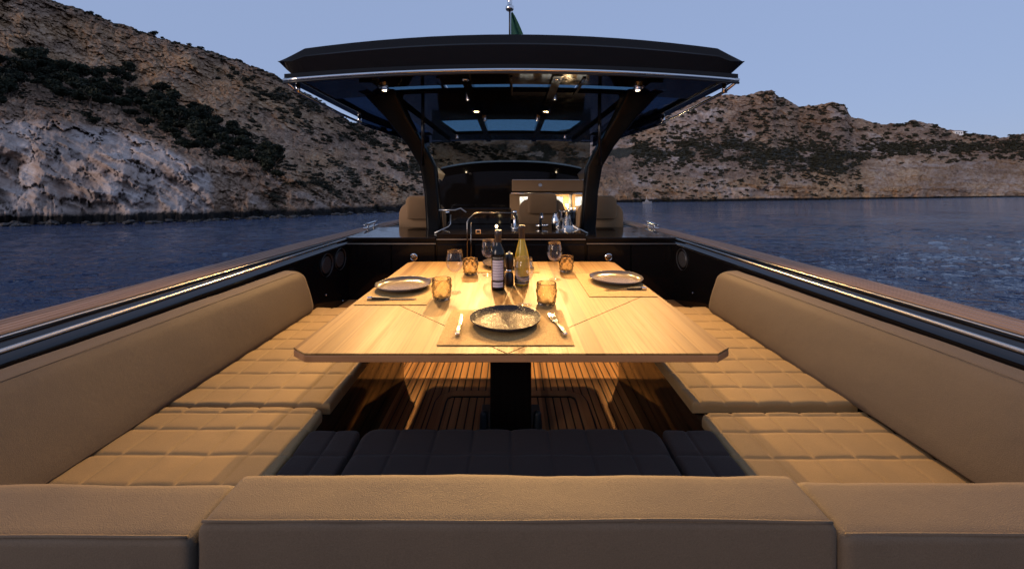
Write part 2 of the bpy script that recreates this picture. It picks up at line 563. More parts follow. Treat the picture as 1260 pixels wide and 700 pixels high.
def round_poly(poly, r, seg=4):
    """poly of (a,b); rounded corners, per-corner radius allowed"""
    out = []
    n = len(poly)
    for i in range(n):
        p = Vector(poly[i]); a = Vector(poly[i - 1]); b = Vector(poly[(i + 1) % n])
        rr = r[i] if isinstance(r, (list, tuple)) else r
        da, db = (a - p), (b - p)
        rr2 = min(rr, da.length * .45, db.length * .45)
        pa, pb = p + da.normalized() * rr2, p + db.normalized() * rr2
        for k in range(seg + 1):
            t = k / seg
            q = pa * (1 - t) ** 2 + p * 2 * t * (1 - t) + pb * t ** 2
            out.append((q.x, q.y))
    return out

# ------------------------------------------------------------------ numpy noise
def _hash(ix, iy, seed):
    h = (ix.astype(np.int64) * 374761393 + iy.astype(np.int64) * 668265263 + seed * 1442695041) & 0xffffffff
    h = ((h ^ (h >> 13)) * 1274126177) & 0xffffffff
    h = h ^ (h >> 16)
    return (h & 0xffffff) / float(0xffffff)
def vnoise(x, y, seed=0):
    ix, iy = np.floor(x), np.floor(y)
    fx, fy = x - ix, y - iy
    fx = fx * fx * fx * (fx * (fx * 6 - 15) + 10); fy = fy * fy * fy * (fy * (fy * 6 - 15) + 10)
    a = _hash(ix, iy, seed); b = _hash(ix + 1, iy, seed); c = _hash(ix, iy + 1, seed); d = _hash(ix + 1, iy + 1, seed)
    return (a * (1 - fx) + b * fx) * (1 - fy) + (c * (1 - fx) + d * fx) * fy
def fbm(x, y, oct=5, seed=0, gain=0.5):
    s = np.zeros_like(x); amp = 1.0; tot = 0
    for k in range(oct):
        s += amp * vnoise(x * 2 ** k + 17.3 * k, y * 2 ** k - 9.1 * k, seed + k); tot += amp; amp *= gain
    return s / tot
def ridged(x, y, oct=5, seed=0, gain=0.55):
    s = np.zeros_like(x); amp = 1.0; tot = 0
    for k in range(oct):
        s += amp * (1 - np.abs(2 * vnoise(x * 2 ** k + 5.7 * k, y * 2 ** k + 3.3 * k, seed + k) - 1)); tot += amp; amp *= gain
    return s / tot

def worley(x, y, seed=0):
    """F1, F2 and the random value of the nearest cell"""
    ix, iy = np.floor(x), np.floor(y)
    f1 = np.full_like(x, 9.0); f2 = np.full_like(x, 9.0); idv = np.zeros_like(x)
    for dx in (-1, 0, 1):
        for dy in (-1, 0, 1):
            cx, cy_ = ix + dx, iy + dy
            px, py = cx + _hash(cx, cy_, seed), cy_ + _hash(cx, cy_, seed + 1)
            d = np.hypot(px - x, py - y)
            r = _hash(cx, cy_, seed + 2)
            near = d < f1
            f2 = np.where(near, f1, np.minimum(f2, d))
            idv = np.where(near, r, idv)
            f1 = np.where(near, d, f1)
    return f1, f2, idv

# ------------------------------------------------------------------ setting: sea and hills
def make_sea():
    # fine sheet near the boat, coarser with distance, then out to the horizon
    nrow, ncol = 520, 760
    k = np.linspace(0, 1, nrow)
    Y = 1.0 / ((1 - k) / 3.4 + k / 420.0)
    u = np.linspace(-2.3, 2.6, ncol)
    YY, UU = np.meshgrid(Y, u, indexing='ij')
    X = UU * YY
    X = np.where(YY < 14, UU * (YY * .6 + 5.6), X * 1.0)
    Yc = np.concatenate([[-40.0, -6.0], Y, [900.0, 3000.0]])
    pad = lambda A, lo, hi: np.concatenate([lo, A, hi], 0)
    Z = np.zeros_like(X)
    dY = np.gradient(Y)[:, None]
    for wl, amp, ang, sd in ((2.6, .060, .5, 1), (1.2, .052, -.25, 2), (.6, .036, .3, 3), (.32, .019, -.5, 4)):
        ca, sa = math.cos(ang), math.sin(ang)
        p, q = (X * ca + YY * sa) / (wl * 1.9), (-X * sa + YY * ca) / wl
        n = vnoise(p, q, 300 + sd); n2 = vnoise(p * 1.7 + 9, q * 1.7 + 4, 320 + sd)
        w = 1 - np.abs(n + .5 * n2 - .75) * 1.8
        Z += amp * (w - .6) * np.clip(wl / (dY * 2.2) - .4, 0, 1)
    gust = vnoise(X / 26, YY / 14, 350)
    Z *= 0.75 + 0.5 * gust
    lo = [np.stack([u * 40, np.full(ncol, -40.0), np.zeros(ncol)], -1)[None], np.stack([u * 12, np.full(ncol, -6.0), np.zeros(ncol)], -1)[None]]
    hi = [np.stack([u * y, np.full(ncol, y), np.zeros(ncol)], -1)[None] for y in (900.0, 3000.0)]
    P = np.concatenate(lo + [np.stack([X, YY, Z], -1)] + hi, 0)
    nr = P.shape[0]
    idx = np.arange(nr * ncol).reshape(nr, ncol)
    F = np.stack([idx[:-1, :-1], idx[:-1, 1:], idx[1:, 1:], idx[1:, :-1]], -1).reshape(-1, 4)
    me = bpy.data.meshes.new('sea')
    me.vertices.add(nr * ncol); me.vertices.foreach_set('co', P.ravel())
    me.loops.add(F.size); me.loops.foreach_set('vertex_index', F.ravel().astype(np.int32))
    me.polygons.add(len(F)); me.polygons.foreach_set('loop_start', np.arange(0, F.size, 4, dtype=np.int32))
    me.update(calc_edges=True)
    o = link('sea', me, 'water', smooth=True)
    o['kind'] = 'structure'; o['label'] = 'dark blue rippled sea of the bay around the boat'
make_sea()

HORIZON = 238.0
LEFT = dict(
    px=(-560, 660),
    shore=[(-560, 22), (-200, 26), (0, 28.7), (100, 30), (240, 33), (360, 39), (490, 48), (600, 62), (660, 74)],
    ridge_y=[(-560, -230), (-200, -110), (0, -26), (65, 1), (100, 13), (180, 41), (240, 58), (290, 73), (345, 96), (430, 149), (500, 168), (560, 176), (620, 186), (660, 196)],
    ridge_d=[(-560, 90), (0, 112), (345, 135), (500, 150), (660, 165)])
RIGHT = dict(
    px=(520, 1960),
    shore=[(520, 90), (640, 90), (750, 93), (850, 101), (1000, 124), (1150, 165), (1260, 215), (1500, 300), (1960, 420)],
    ridge_y=[(520, 168), (600, 165), (660, 166), (720, 158), (780, 141), (835, 131), (878, 118), (900, 117), (922, 117), (940, 113), (953, 111), (958, 117), (972, 124), (986, 131), (1005, 130), (1030, 126), (1042, 129), (1050, 144), (1075, 151), (1096, 155), (1130, 149), (1150, 152), (1168, 161), (1200, 165), (1240, 170), (1252, 166), (1300, 160), (1500, 178), (1960, 215)],
    ridge_d=[(520, 300), (760, 300), (953, 330), (1260, 430), (1960, 640)])

def terrain(name, spec, ncol, nrow, left):
    px = np.linspace(*spec['px'], ncol)
    t = np.concatenate([np.linspace(-0.03, 1.0, nrow), np.array([1.03, 1.08, 1.16, 1.3, 1.6])])
    P, T = np.meshgrid(px, t)
    S = np.interp(px, *zip(*spec['shore']))[None, :]
    S0 = S
    S = S * (1 + .05 * (ridged(px[None, :] / 30, 0 * px[None, :] + 1.7, 4, 211) - .55) + .03 * (fbm(px[None, :] / 5, 0 * px[None, :] + 4.1, 3, 231) - .5))
    RD = np.interp(px, *zip(*spec['ridge_d']))[None, :]
    RY = np.interp(px, *zip(*spec['ridge_y']))[None, :]
    SY = HORIZON + 500 * EYE / S
    Tc = np.clip(T, 0, 1)
    if left:
        # steep pale rock foot, a bench, then the slope
        g = np.interp(Tc, [0, 0.06, 0.16, 0.3, 0.6, 1.0], [0, 0.14, 0.33, 0.47, 0.73, 1.0])
        Q = np.interp(Tc, [0, 0.06, 0.16, 0.3, 0.6, 1.0], [0, 0.02, 0.07, 0.22, 0.58, 1.0])
    else:
        g = np.interp(Tc, [0, 0.08, 0.2, 0.5, 0.8, 1.0], [0, 0.16, 0.30, 0.58, 0.84, 1.0])
        Q = np.interp(Tc, [0, 0.08, 0.2, 0.5, 0.8, 1.0], [0, 0.03, 0.12, 0.5, 0.82, 1.0])
    # strata fall to the lower right on the left hill, lie nearly level on the other
    y0 = SY + (RY - SY) * g
    ang = 0.42 if left else 0.06
    along = P * math.cos(ang) + y0 * math.sin(ang)
    across = -P * math.sin(ang) + y0 * math.cos(ang)
    fade = np.clip(T * 14, 0, 1)
    edge = np.clip((1 - Tc) * 9, 0.0, 1)
    f1 = fbm(P / 70, y0 / 70, 5, 3) - 0.5
    f2 = ridged(along / 46, across / 13, 6, 21, 0.6) - 0.55
    f3 = ridged(P / 15, y0 / 12, 5, 41, 0.6) - 0.55
    f4 = fbm(P / 4.5, y0 / 4.0, 4, 61, 0.65) - 0.5
    blocks = vnoise(along / 22, across / 8, 77)
    blocks = np.floor(blocks * 5) / 5 - 0.4
    wx, wy = fbm(P / 24, y0 / 24, 6, 131, .62) - .5, fbm(P / 24, y0 / 24, 6, 151, .62) - .5
    a1, a2, aid = worley(along / 34 + wx * 1.1, across / 17 + wy * 1.1, 7)
    b1, b2, bid = worley(along / 11 + wx * 1.6, across / 6 + wy * 1.6, 27)
    c1, c2, cid = worley(along / 4.2 + wx * 2, across / 2.7 + wy * 2, 47)
    crk = 0.9 * np.exp(-((a2 - a1) / .07) ** 2) + 0.55 * np.exp(-((b2 - b1) / .11) ** 2)
    pm = 0.0
    if left:
        top0 = np.interp(P, [-600, 0, 60, 120, 180, 250, 300], [120, 152, 146, 158, 175, 205, 240])
        pm = np.clip((y0 - top0) / 10 + .5, 0, 1) * np.clip((275 - P) / 30, 0, 1)
    g1, g2, gid = worley(along / 62 + wx * 1.2, across / 30 + wy * 1.2, 67)
    crk = crk * (1 - pm) * .30 + pm * (.8 * np.exp(-((g2 - g1) / .035) ** 2) + .45 * np.exp(-((a2 - a1) / .05) ** 2) * (aid > .4) + .3 * np.exp(-((b2 - b1) / .08) ** 2) * (bid > .6))
    rock_rad = ((aid - .5) * .016 + (bid - .5) * .010 + (cid - .5) * .005 - (a1 ** 2) * .005) * (1 - pm * .6) + pm * ((gid - .5) * .05 - g1 ** 2 * .03 + (ridged(along / 90, across / 20, 3, 251) - .5) * .09) - crk * .028 * (1 - .55 * pm)
    rad = rock_rad * 1.5 + f1 * 0.16 + (f2 * 0.075 + f3 * 0.024 + f4 * 0.014) * (1 - .8 * pm) + blocks * 0.02 * (1 - pm)
    rad *= 0.45 + 0.55 * np.clip((T - 0.0) * 5, 0, 1)
    rad *= (0.6 + 0.4 * edge)
    S = S0 + (S - S0) * np.exp(-np.clip(T, 0, 1) * 38)
    SY = HORIZON + 500 * EYE / S
    y0 = SY + (RY - SY) * g
    Y = (S + (RD - S) * Q)
    vert = (f2 * 4 + f3 * 2.5 + f4 * 2) * fade * (0.35 + 0.65 * edge)
    crest = (fbm(P / 9, T * 0 + 3.3, 4, 91, 0.6) - 0.5) * (7 if left else 6) * np.clip((Tc - .9) * 10, 0, 1)
    yp = y0 + vert + crest
    Y2 = Y * (1 - rad * np.clip(T * 30, 0, 1) * (0.8 if left else 0.6))
    Z = EYE + (HORIZON - yp) / 500 * Y2
    back = np.clip(T - 1, 0, None)
    Y2 = Y2 + back * RD * 0.8
    Z = Z - back * back * RD * 0.9 - back * 6
    low = T < 0
    Z = np.where(low, -1.2 + 0 * Z, Z)
    Z = np.where((T >= 0) & (T < 0.012), np.minimum(Z, 0.1), Z)
    X = (P - 629) / 500 * Y2
    nr, nc = P.shape
    verts = np.stack([X, Y2, Z], -1).reshape(-1, 3)
    i = np.arange(nr * nc).reshape(nr, nc)
    faces = np.stack([i[:-1, :-1], i[:-1, 1:], i[1:, 1:], i[1:, :-1]], -1).reshape(-1, 4)
    me = bpy.data.meshes.new(name)
    me.vertices.add(len(verts)); me.vertices.foreach_set('co', verts.ravel())
    me.loops.add(faces.size); me.loops.foreach_set('vertex_index', faces.ravel().astype(np.int32))
    me.polygons.add(len(faces)); me.polygons.foreach_set('loop_start', np.arange(0, faces.size, 4, dtype=np.int32))
    me.update(calc_edges=True)
    # rock kinds
    big = fbm(P / 60, y0 / 34, 4, 5)
    if left:
        top = np.interp(P, [-600, 0, 60, 120, 180, 250, 300], [120, 152, 146, 158, 175, 205, 240]) + (big - .5) * 18
        pale = np.clip((y0 - top) / 10 + .5, 0, 1) * np.clip((275 - P) / 30, 0, 1)
        pale = np.maximum(pale, 0.42 * np.clip((fbm(along / 30, across / 12, 4, 8) - .5) * 6, 0, 1) * np.clip((y0 - 190) / 30, 0, 1))
        line = np.interp(P, [-600, 0, 120, 250, 350, 430, 500], [75, 62, 108, 145, 190, 225, 255])
        ochre = np.clip((line - y0) / 16 + .5, 0, 1) * np.clip((y0 - (RY + 6)) / 10, 0, 1) * np.clip((big - .33) * 4, 0, 1)
        ochre = np.maximum(ochre, 0.9 * np.exp(-(((along - 415) / 60) ** 2 + ((across - 40) / 16) ** 2)))
        scrub = np.clip(0.5 - np.abs(y0 - np.interp(P, [-600, 0, 200, 340, 500], [-60, 112, 168, 205, 235])) / 40, 0, 1) * np.clip((fbm(P / 26, y0 / 16, 4, 15) - .3) * 3, 0, 1)
        scrub = np.maximum(scrub, 0.55 * np.clip(1 - (y0 - RY) / 9, 0, 1))
        scrub = np.maximum(scrub, 0.62 * np.clip((fbm(along / 24, across / 9, 4, 33) - .46) * 5, 0, 1) * (1 - np.clip(pale * 1.5, 0, 1)) * np.clip((P - 240) / 90, 0, 1))
    else:
        pale = 0.5 * np.clip((fbm(P / 40, y0 / 14, 4, 8) - .46) * 5, 0, 1)
        pale = np.maximum(pale, 0.75 * np.clip((fbm(P / 16, y0 / 10, 4, 18) - .4) * 4, 0, 1) * np.clip((745 - P) / 30, 0, 1))
        ochre = np.clip((y0 - np.interp(P, [500, 760, 900, 1050, 1100, 1300], [232, 215, 222, 196, 190, 195])) / 9 + .3, 0, 1)
        ochre = np.maximum(ochre, 0.5 * np.clip((big - .45) * 5, 0, 1))
        cliff = np.clip((P - 1040 - (205 - y0) * .6) / 50, 0, 1) * np.clip((y0 - 188) / 8, 0, 1)
        pale = np.maximum(pale * (1 - cliff), .50 * cliff * (.5 + .5 * vnoise(P / 40, y0 / 3.0, 271)))
        mass = np.clip(1.05 - np.abs(y0 - np.interp(P, [500, 700, 900, 1020, 1100, 1260], [190, 188, 186, 200, 185, 180])) / np.interp(P, [500, 900, 1020, 1100, 1260], [24, 32, 36, 12, 10]), 0, 1)
        scrub = mass * np.clip((fbm(P / 18, y0 / 9, 5, 15, .6) - .28) * 3.2, 0, 1)
        scrub = np.maximum(scrub, 0.45 * np.clip((fbm(P / 8, y0 / 5, 3, 25) - .45) * 4, 0, 1))
        scrub = np.where(P > 1060, scrub * np.clip((205 - y0) / 10, 0.1, 1), scrub)
    Zw = verts[:, 2].reshape(nr, nc)
    wet = np.clip(1.1 - Zw / np.interp(P, [-500, 260, 500, 2000], [1.35, 1.2, 1.3, 1.0]), 0, 1)
    fine = fbm(P / 2.2, y0 / 1.8, 3, 171, .7) - .5
    grit = np.clip(.56 + ((cid - .5) * .40 + (bid - .5) * .22) * (1 - .6 * pm) - crk * (.42 - .22 * pm) + f4 * .4 + fine * .75 + pm * (gid - .5) * .22, 0, 1)
    for nm, arr in (('grit', grit), ('pale', pale), ('ochre', ochre), ('scrub', scrub), ('wet', wet), ('strat', across / 5.0),
                    ('scl', np.broadcast_to(np.clip(38.0 / Y, 0.12, 1.3), P.shape))):
        a = me.attributes.new(nm, 'FLOAT', 'POINT')
        a.data.foreach_set('value', np.ascontiguousarray(arr, dtype=np.float32).ravel())
    o = link(name, me, 'rock', smooth=True)
    o['kind'] = 'structure'
    return dict(obj=o, px=px, t=t, P=P, yp=yp, pos=verts.reshape(nr, nc, 3), scrub=scrub, nrow=nrow, ry=np.interp(px, *zip(*spec['ridge_y'])))

TL = terrain('hillside', LEFT, 900, 330, True)
TL['obj']['label'] = 'steep rocky hillside falling into the sea on the port side'
TR = terrain('headland', RIGHT, 1000, 230, False)
TR['obj']['label'] = 'long rocky headland across the bay with scrub and pale cliffs'

def ground_at(T, px, y):
    c = int(np.clip(np.searchsorted(T['px'], px), 0, len(T['px']) - 1))
    col = T['yp'][:T['nrow'], c]
    r = int(np.argmin(np.abs(col - y)))
    return Vector(T['pos'][r, c])

def leaf_cloud(n, lobes, size, seed, flat=0.8):
    r = np.random.default_rng(seed)
    V, F = [], []
    for k in range(n):
        c, rad = lobes[r.integers(len(lobes))]
        d = r.normal(size=3); d /= np.linalg.norm(d)
        q = np.array(c) + d * np.array(rad) * (r.uniform(0.55, 1.06))
        nrm = d + r.normal(size=3) * 0.7; nrm /= np.linalg.norm(nrm)
        a = np.cross(nrm, (0.3, 0.2, 1)); a /= np.linalg.norm(a); b = np.cross(nrm, a)
        s = size * r.uniform(0.6, 1.3)
        ph = r.uniform(0, 6.28)
        ca, sa = math.cos(ph), math.sin(ph)
        a, b = a * ca + b * sa, -a * sa + b * ca
        k0 = len(V)
        V += [q - a * s, q + b * s * 0.55 + nrm * s * .15, q + a * s, q - b * s * 0.55 + nrm * s * .15]
        F.append((k0, k0 + 1, k0 + 2, k0 + 3))
    return np.array(V), F

def lobes_for(seed, n, w, h, z0):
    r = np.random.default_rng(seed)
    out = []
    for i in range(n):
        a = r.uniform(0, 6.28); d = r.uniform(0.0, 0.62) * w
        rr = r.uniform(0.32, 0.5) * w
        out.append(((d * math.cos(a), d * math.sin(a), z0 + r.uniform(0.15, 0.8) * h), (rr, rr, rr * 0.62)))
    return out

crown_meshes, shrub_meshes, trunk_meshes = [], [], []
for k in range(6):
    V, F = leaf_cloud(420, lobes_for(100 + k, 6, 1.0, 1.1, 0.75), 0.16, 200 + k)
    me = bpy.data.meshes.new('pine_crown'); me.from_pydata([tuple(v) for v in V], [], F); me.materials.append(MAT['pine_foliage']); crown_meshes.append(me)
    V, F = leaf_cloud(300, lobes_for(300 + k, 5, 1.0, 0.7, 0.05), 0.15, 400 + k)
    me = bpy.data.meshes.new('shrub'); me.from_pydata([tuple(v) for v in V], [], F); me.materials.append(MAT['shrub_foliage']); shrub_meshes.append(me)
    r = random.Random(k)
    mb = MB()
    mb.tube([(0, 0, -0.35), (r.uniform(-.08, .08), r.uniform(-.08, .08), 0.5), (r.uniform(-.15, .15), r.uniform(-.15, .15), 1.15)], [0.09, 0.07, 0.03], 7)
    for q in range(4):
        a = r.uniform(0, 6.28)
        mb.tube([(0, 0, 0.5 + .12 * q), (.3 * math.cos(a), .3 * math.sin(a), 0.8 + .12 * q), (.62 * math.cos(a), .62 * math.sin(a), 0.98 + .12 * q)], [0.04, 0.028, 0.012], 5)
    me = mb.mesh('trunk'); me.materials.append(MAT['bark']); trunk_meshes.append(me)

def add_tree(p, size, k, label, group, rz, sq=1.0):
    t = empty('pine_tree', p, rz)
    t.scale = (size, size, size * sq)
    tag(t, label, 'tree', group, boat=False)
    c = bpy.data.objects.new('crown', crown_meshes[k % 6]); COL.objects.link(c); c.parent = t
    s = bpy.data.objects.new('trunk', trunk_meshes[k % 6]); COL.objects.link(s); s.parent = t
    return t
def add_shrub(p, size, k, label, group, rz):
    o = bpy.data.objects.new('shrub', shrub_meshes[k % 6]); COL.objects.link(o)
    o.location = p; o.scale = (size, size, size * 0.9); o.rotation_euler = (0, 0, rz)
    tag(o, label, 'shrub', group, boat=False)
    return o

# lone trees standing on the left skyline
for k, (px, y, s, lab) in enumerate([
        (101, 15, 5.2, 'small round pine against the sky, highest one on the left skyline'),
        (126, 23, 3.0, 'tiny pine on the skyline just below the highest lone pine'),
        (181, 43, 7.8, 'largest wind-bent pine on the left skyline, halfway down the ridge'),
        (192, 47, 4.5, 'low pine touching the lee side of the largest skyline pine'),
        (241, 60, 6.0, 'spreading low pine on the left skyline, below the wind-bent one'),
        (292, 76, 4.5, 'last small pine on the left skyline before the hardtop hides the ridge')]):
    p = ground_at(TL, px, y)
    p.z -= 0.4
    add_tree(p, s / 500 * p.y * 0.75, k, lab, 'lone pines on the left skyline', k * 1.3, 0.8)

# the dark pine thicket that runs diagonally across the left slope
rr = random.Random(5)
TH = [(0, 106, 24), (30, 78, 16), (60, 100, 22), (100, 112, 20), (150, 120, 22), (200, 140, 26), (250, 165, 22), (300, 185, 18), (330, 200, 12)]
n_th = 0
while n_th < 270:
    px = rr.uniform(-60, 345)
    yc = np.interp(px, [a for a, _, _ in TH], [b for _, b, _ in TH]); sp = np.interp(px, [a for a, _, _ in TH], [c for _, _, c in TH])
    y = yc + rr.gauss(0, 0.55) * sp
    p = ground_at(TL, px, y + 5)
    p.z -= 0.3
    add_tree(p, rr.uniform(7, 15) / 500 * p.y * 1.0, n_th, 'dark green pine in the dense thicket crossing the left hillside', 'pines of the thicket on the left hillside', rr.uniform(0, 6.28), rr.uniform(0.75, 1.15))
    n_th += 1
# separate shrubs on the left slope
CL = [(322, 118, 16, 7), (300, 160, 18, 10), (378, 214, 34, 7), (282, 178, 20, 12), (455, 185, 20, 10), (480, 205, 16, 8), (430, 160, 30, 10), (355, 140, 26, 9), (345, 205, 20, 8), (420, 230, 40, 8), (500, 180, 20, 8), (470, 165, 22, 6), (300, 95, 26, 8), (395, 175, 14, 5)]
for k in range(150):
    cx, cyy, sx, sy = CL[k % len(CL)]
    p = ground_at(TL, cx + rr.gauss(0, .6) * sx, cyy + rr.gauss(0, .6) * sy)
    p.z -= 0.2
    add_shrub(p, rr.uniform(3.2, 8.5) / 500 * p.y, k, 'low dark shrub growing on the bare rocky slope beyond the port gunwale', 'shrubs on the left hillside', rr.uniform(0, 6.28))
# shrubs on the right skyline
for k in range(60):
    px = rr.uniform(850, 1255)
    y = np.interp(px, TR['px'], TR['ry']) + rr.uniform(1.5, 6)
    p = ground_at(TR, px, y)
    add_shrub(p, rr.uniform(1.3, 3.0) / 500 * p.y, k, 'small dark shrub on the skyline of the far headland', 'shrubs on the far skyline', rr.uniform(0, 6.28))

def boulders():
    ms = []
    for k in range(5):
        bm = bmesh.new()
        bmesh.ops.create_icosphere(bm, subdivisions=3, radius=1.0)
        co = np.array([v.co[:] for v in bm.verts])
        wq = worley(co[:, 0] * 1.3 + k * 3 + co[:, 2] * .8, co[:, 1] * 1.3 + co[:, 2] * 1.1, 540 + k)
        d = (wq[2] - .5) * .55 - wq[0] * .25 + .35 * (ridged(co[:, 0] * .9 + k * 7 + co[:, 2] * .5, co[:, 1] * .9 + co[:, 2] * .7, 4, 500 + k) - .5) + .25 * (fbm(co[:, 0] * 3 + k, co[:, 1] * 3 + co[:, 2] * 2, 3, 520 + k) - .5)
        for v, dd in zip(bm.verts, d):
            v.co *= 1 + dd
            v.co.z *= .62
        me = bpy.data.meshes.new('boulder'); bm.to_mesh(me); bm.free()
        me.materials.append(MAT['wet_rock']); ms.append(me)
    r = random.Random(9)
    sx, sd = zip(*LEFT['shore'])
    for k in range(90):
        px = r.uniform(-120, 500)
        Y = float(np.interp(px, sx, sd)) * r.uniform(.955, 1.01)
        o = bpy.data.objects.new('boulder', ms[k % 5]); COL.objects.link(o)
        z = r.uniform(.12, .42) * (1.0 if r.random() < .85 else 1.7) * Y / 40
        o.location = ((px - 629) / 500 * Y, Y, r.uniform(-.1, .12)); o.scale = (z * r.uniform(.9, 1.7), z, z * r.uniform(.7, 1.1)); o.rotation_euler = (0, 0, r.uniform(0, 6.28))
        tag(o, 'dark wet boulder at the waterline below the left hillside', 'boulder', 'boulders along the left shore', boat=False)

def maquis():
    """the scrub that covers both slopes: one mass, too many bushes to count"""
    r = np.random.default_rng(3)
    base = [leaf_cloud(34, lobes_for(500 + k, 4, 1.0, 0.55, 0.0), 0.36, 600 + k) for k in range(5)]
    V, F, n = [], [], 0
    def scatter(T, count, lo, hi, thr, sizes):
        nonlocal n
        m = 0
        tries = 0
        while m < count and tries < count * 40:
            tries += 1
            c = r.integers(lo, hi); q = r.integers(6, T['nrow'] - 2)
            s = T['scrub'][q, c]
            if r.uniform() > (s - thr) * 2.2: continue
            p = T['pos'][q, c]
            size = r.uniform(*sizes) / 500 * p[1]
            bv, bf = base[r.integers(5)]
            a = r.uniform(0, 6.28)
            rot = np.array([[math.cos(a), -math.sin(a), 0], [math.sin(a), math.cos(a), 0], [0, 0, 0.8]])
            V.append(bv @ rot.T * size + p)
            F.append(np.array(bf) + n)
            n += len(bv)
            m += 1
    scatter(TR, 5600, 180, 660, 0.10, (1.2, 4.2))
    scatter(TL, 2600, 350, 890, 0.10, (1.2, 4.0))
    V = np.concatenate(V); F = np.concatenate(F)
    me = bpy.data.meshes.new('scrub')
    me.vertices.add(len(V)); me.vertices.foreach_set('co', V.ravel())
    me.loops.add(F.size); me.loops.foreach_set('vertex_index', F.ravel().astype(np.int32))
    me.polygons.add(len(F)); me.polygons.foreach_set('loop_start', np.arange(0, F.size, 4, dtype=np.int32))
    me.update(calc_edges=True)
    o = link('scrub', me, 'shrub_foliage')
    o['kind'] = 'stuff'; o['label'] = 'dense low dark scrub covering the slopes around the bay'; o['category'] = 'scrub'
boulders()
maquis()

def far_house():
    p = ground_at(TR, 1182, 166)
    h = tag(empty('house', (p.x, p.y, p.z - 0.3)), 'small white house alone on the far headland skyline', 'house', boat=False)
    s = p.y / 500
    MB().box(-5 * s, 5 * s, 0, 8 * s, -1 * s, 4.6 * s).build('wall', 'white_paint', h)
    mb = MB(); mb.add([(-5.6 * s, -.5 * s, 4.62 * s), (5.6 * s, -.5 * s, 4.62 * s), (5.6 * s, 8.5 * s, 4.62 * s), (-5.6 * s, 8.5 * s, 4.62 * s), (-5.2 * s, 4 * s, 6 * s), (5.2 * s, 4 * s, 6 * s)],
                      [(0, 1, 5, 4), (2, 3, 4, 5), (0, 4, 3), (1, 2, 5), (3, 2, 1, 0)])
    mb.build('roof', 'gunwale_teak', h)
    for x in (-3, 0, 3):
        MB().box((x - .6) * s, (x + .6) * s, -.05 * s, .1 * s, 1.4 * s, 3 * s).build('window', 'black_satin', h)
far_house()

def far_boat():
    Y = 84.0
    x = (796 - 629) / 500 * Y
    b = tag(empty('motorboat', (x, Y, 0)), 'little white boat lying close under the far shore', 'boat', boat=False)
    prof = [(-.9, .26), (-.3, .32), (.45, .28), (1.0, .02)]
    secs = [[(X, -w, .36 + .05 * i), (X, -w * .55, -.12), (X, w * .55, -.12), (X, w, .36 + .05 * i)] for i, (X, w) in enumerate(prof)]
    MB().loft(secs).build('hull', 'boat_paint', b)
    MB().loft([[(-.4, -.2, .36), (-.3, -.16, .8), (-.3, .16, .8), (-.4, .2, .36)], [(.35, -.2, .42), (.1, -.16, .8), (.1, .16, .8), (.35, .2, .42)]]).build('cabin', 'boat_paint', b)
    MB().tube([(-.1, 0, .75), (-.12, 0, 1.45)], .02, 6).build('mast', 'white_paint', b)
far_boat()

# ------------------------------------------------------------------ the yacht
DECK = -1.2
XO = [(-1.6, 1.93), (0, 1.885), (1.4, 1.78), (3.0, 1.605), (3.9, 1.46), (4.3, 1.38), (4.8, 1.28), (5.6, 1.1), (6.6, 0.82), (7.8, 0.42), (8.8, 0.0)]
XC = [(-1.6, 1.64), (1.17, 1.477), (3.33, 1.327), (4.8, 1.03), (5.6, 0.86), (6.6, 0.6), (7.2, .45)]
def xo(y): return interp(XO, y)
def xc(y): return interp(XC, y)
yacht = tag(empty('yacht', (0, 0, DECK)), 'black open motor yacht with teak gunwales, glazed hardtop and dark galley bar', 'yacht')
ROOT = yacht
OFF = Vector((0, 0, -DECK))           # parts are given in boat coordinates, the yacht's base is its deck

def part(mb, name, mat, parent=None, **kw):
    """mesh in boat coordinates, hung under the yacht (or a part of it)"""
    o = mb.build(name, mat, parent or yacht, **kw)
    if parent is None:
        o.location = OFF
    return o

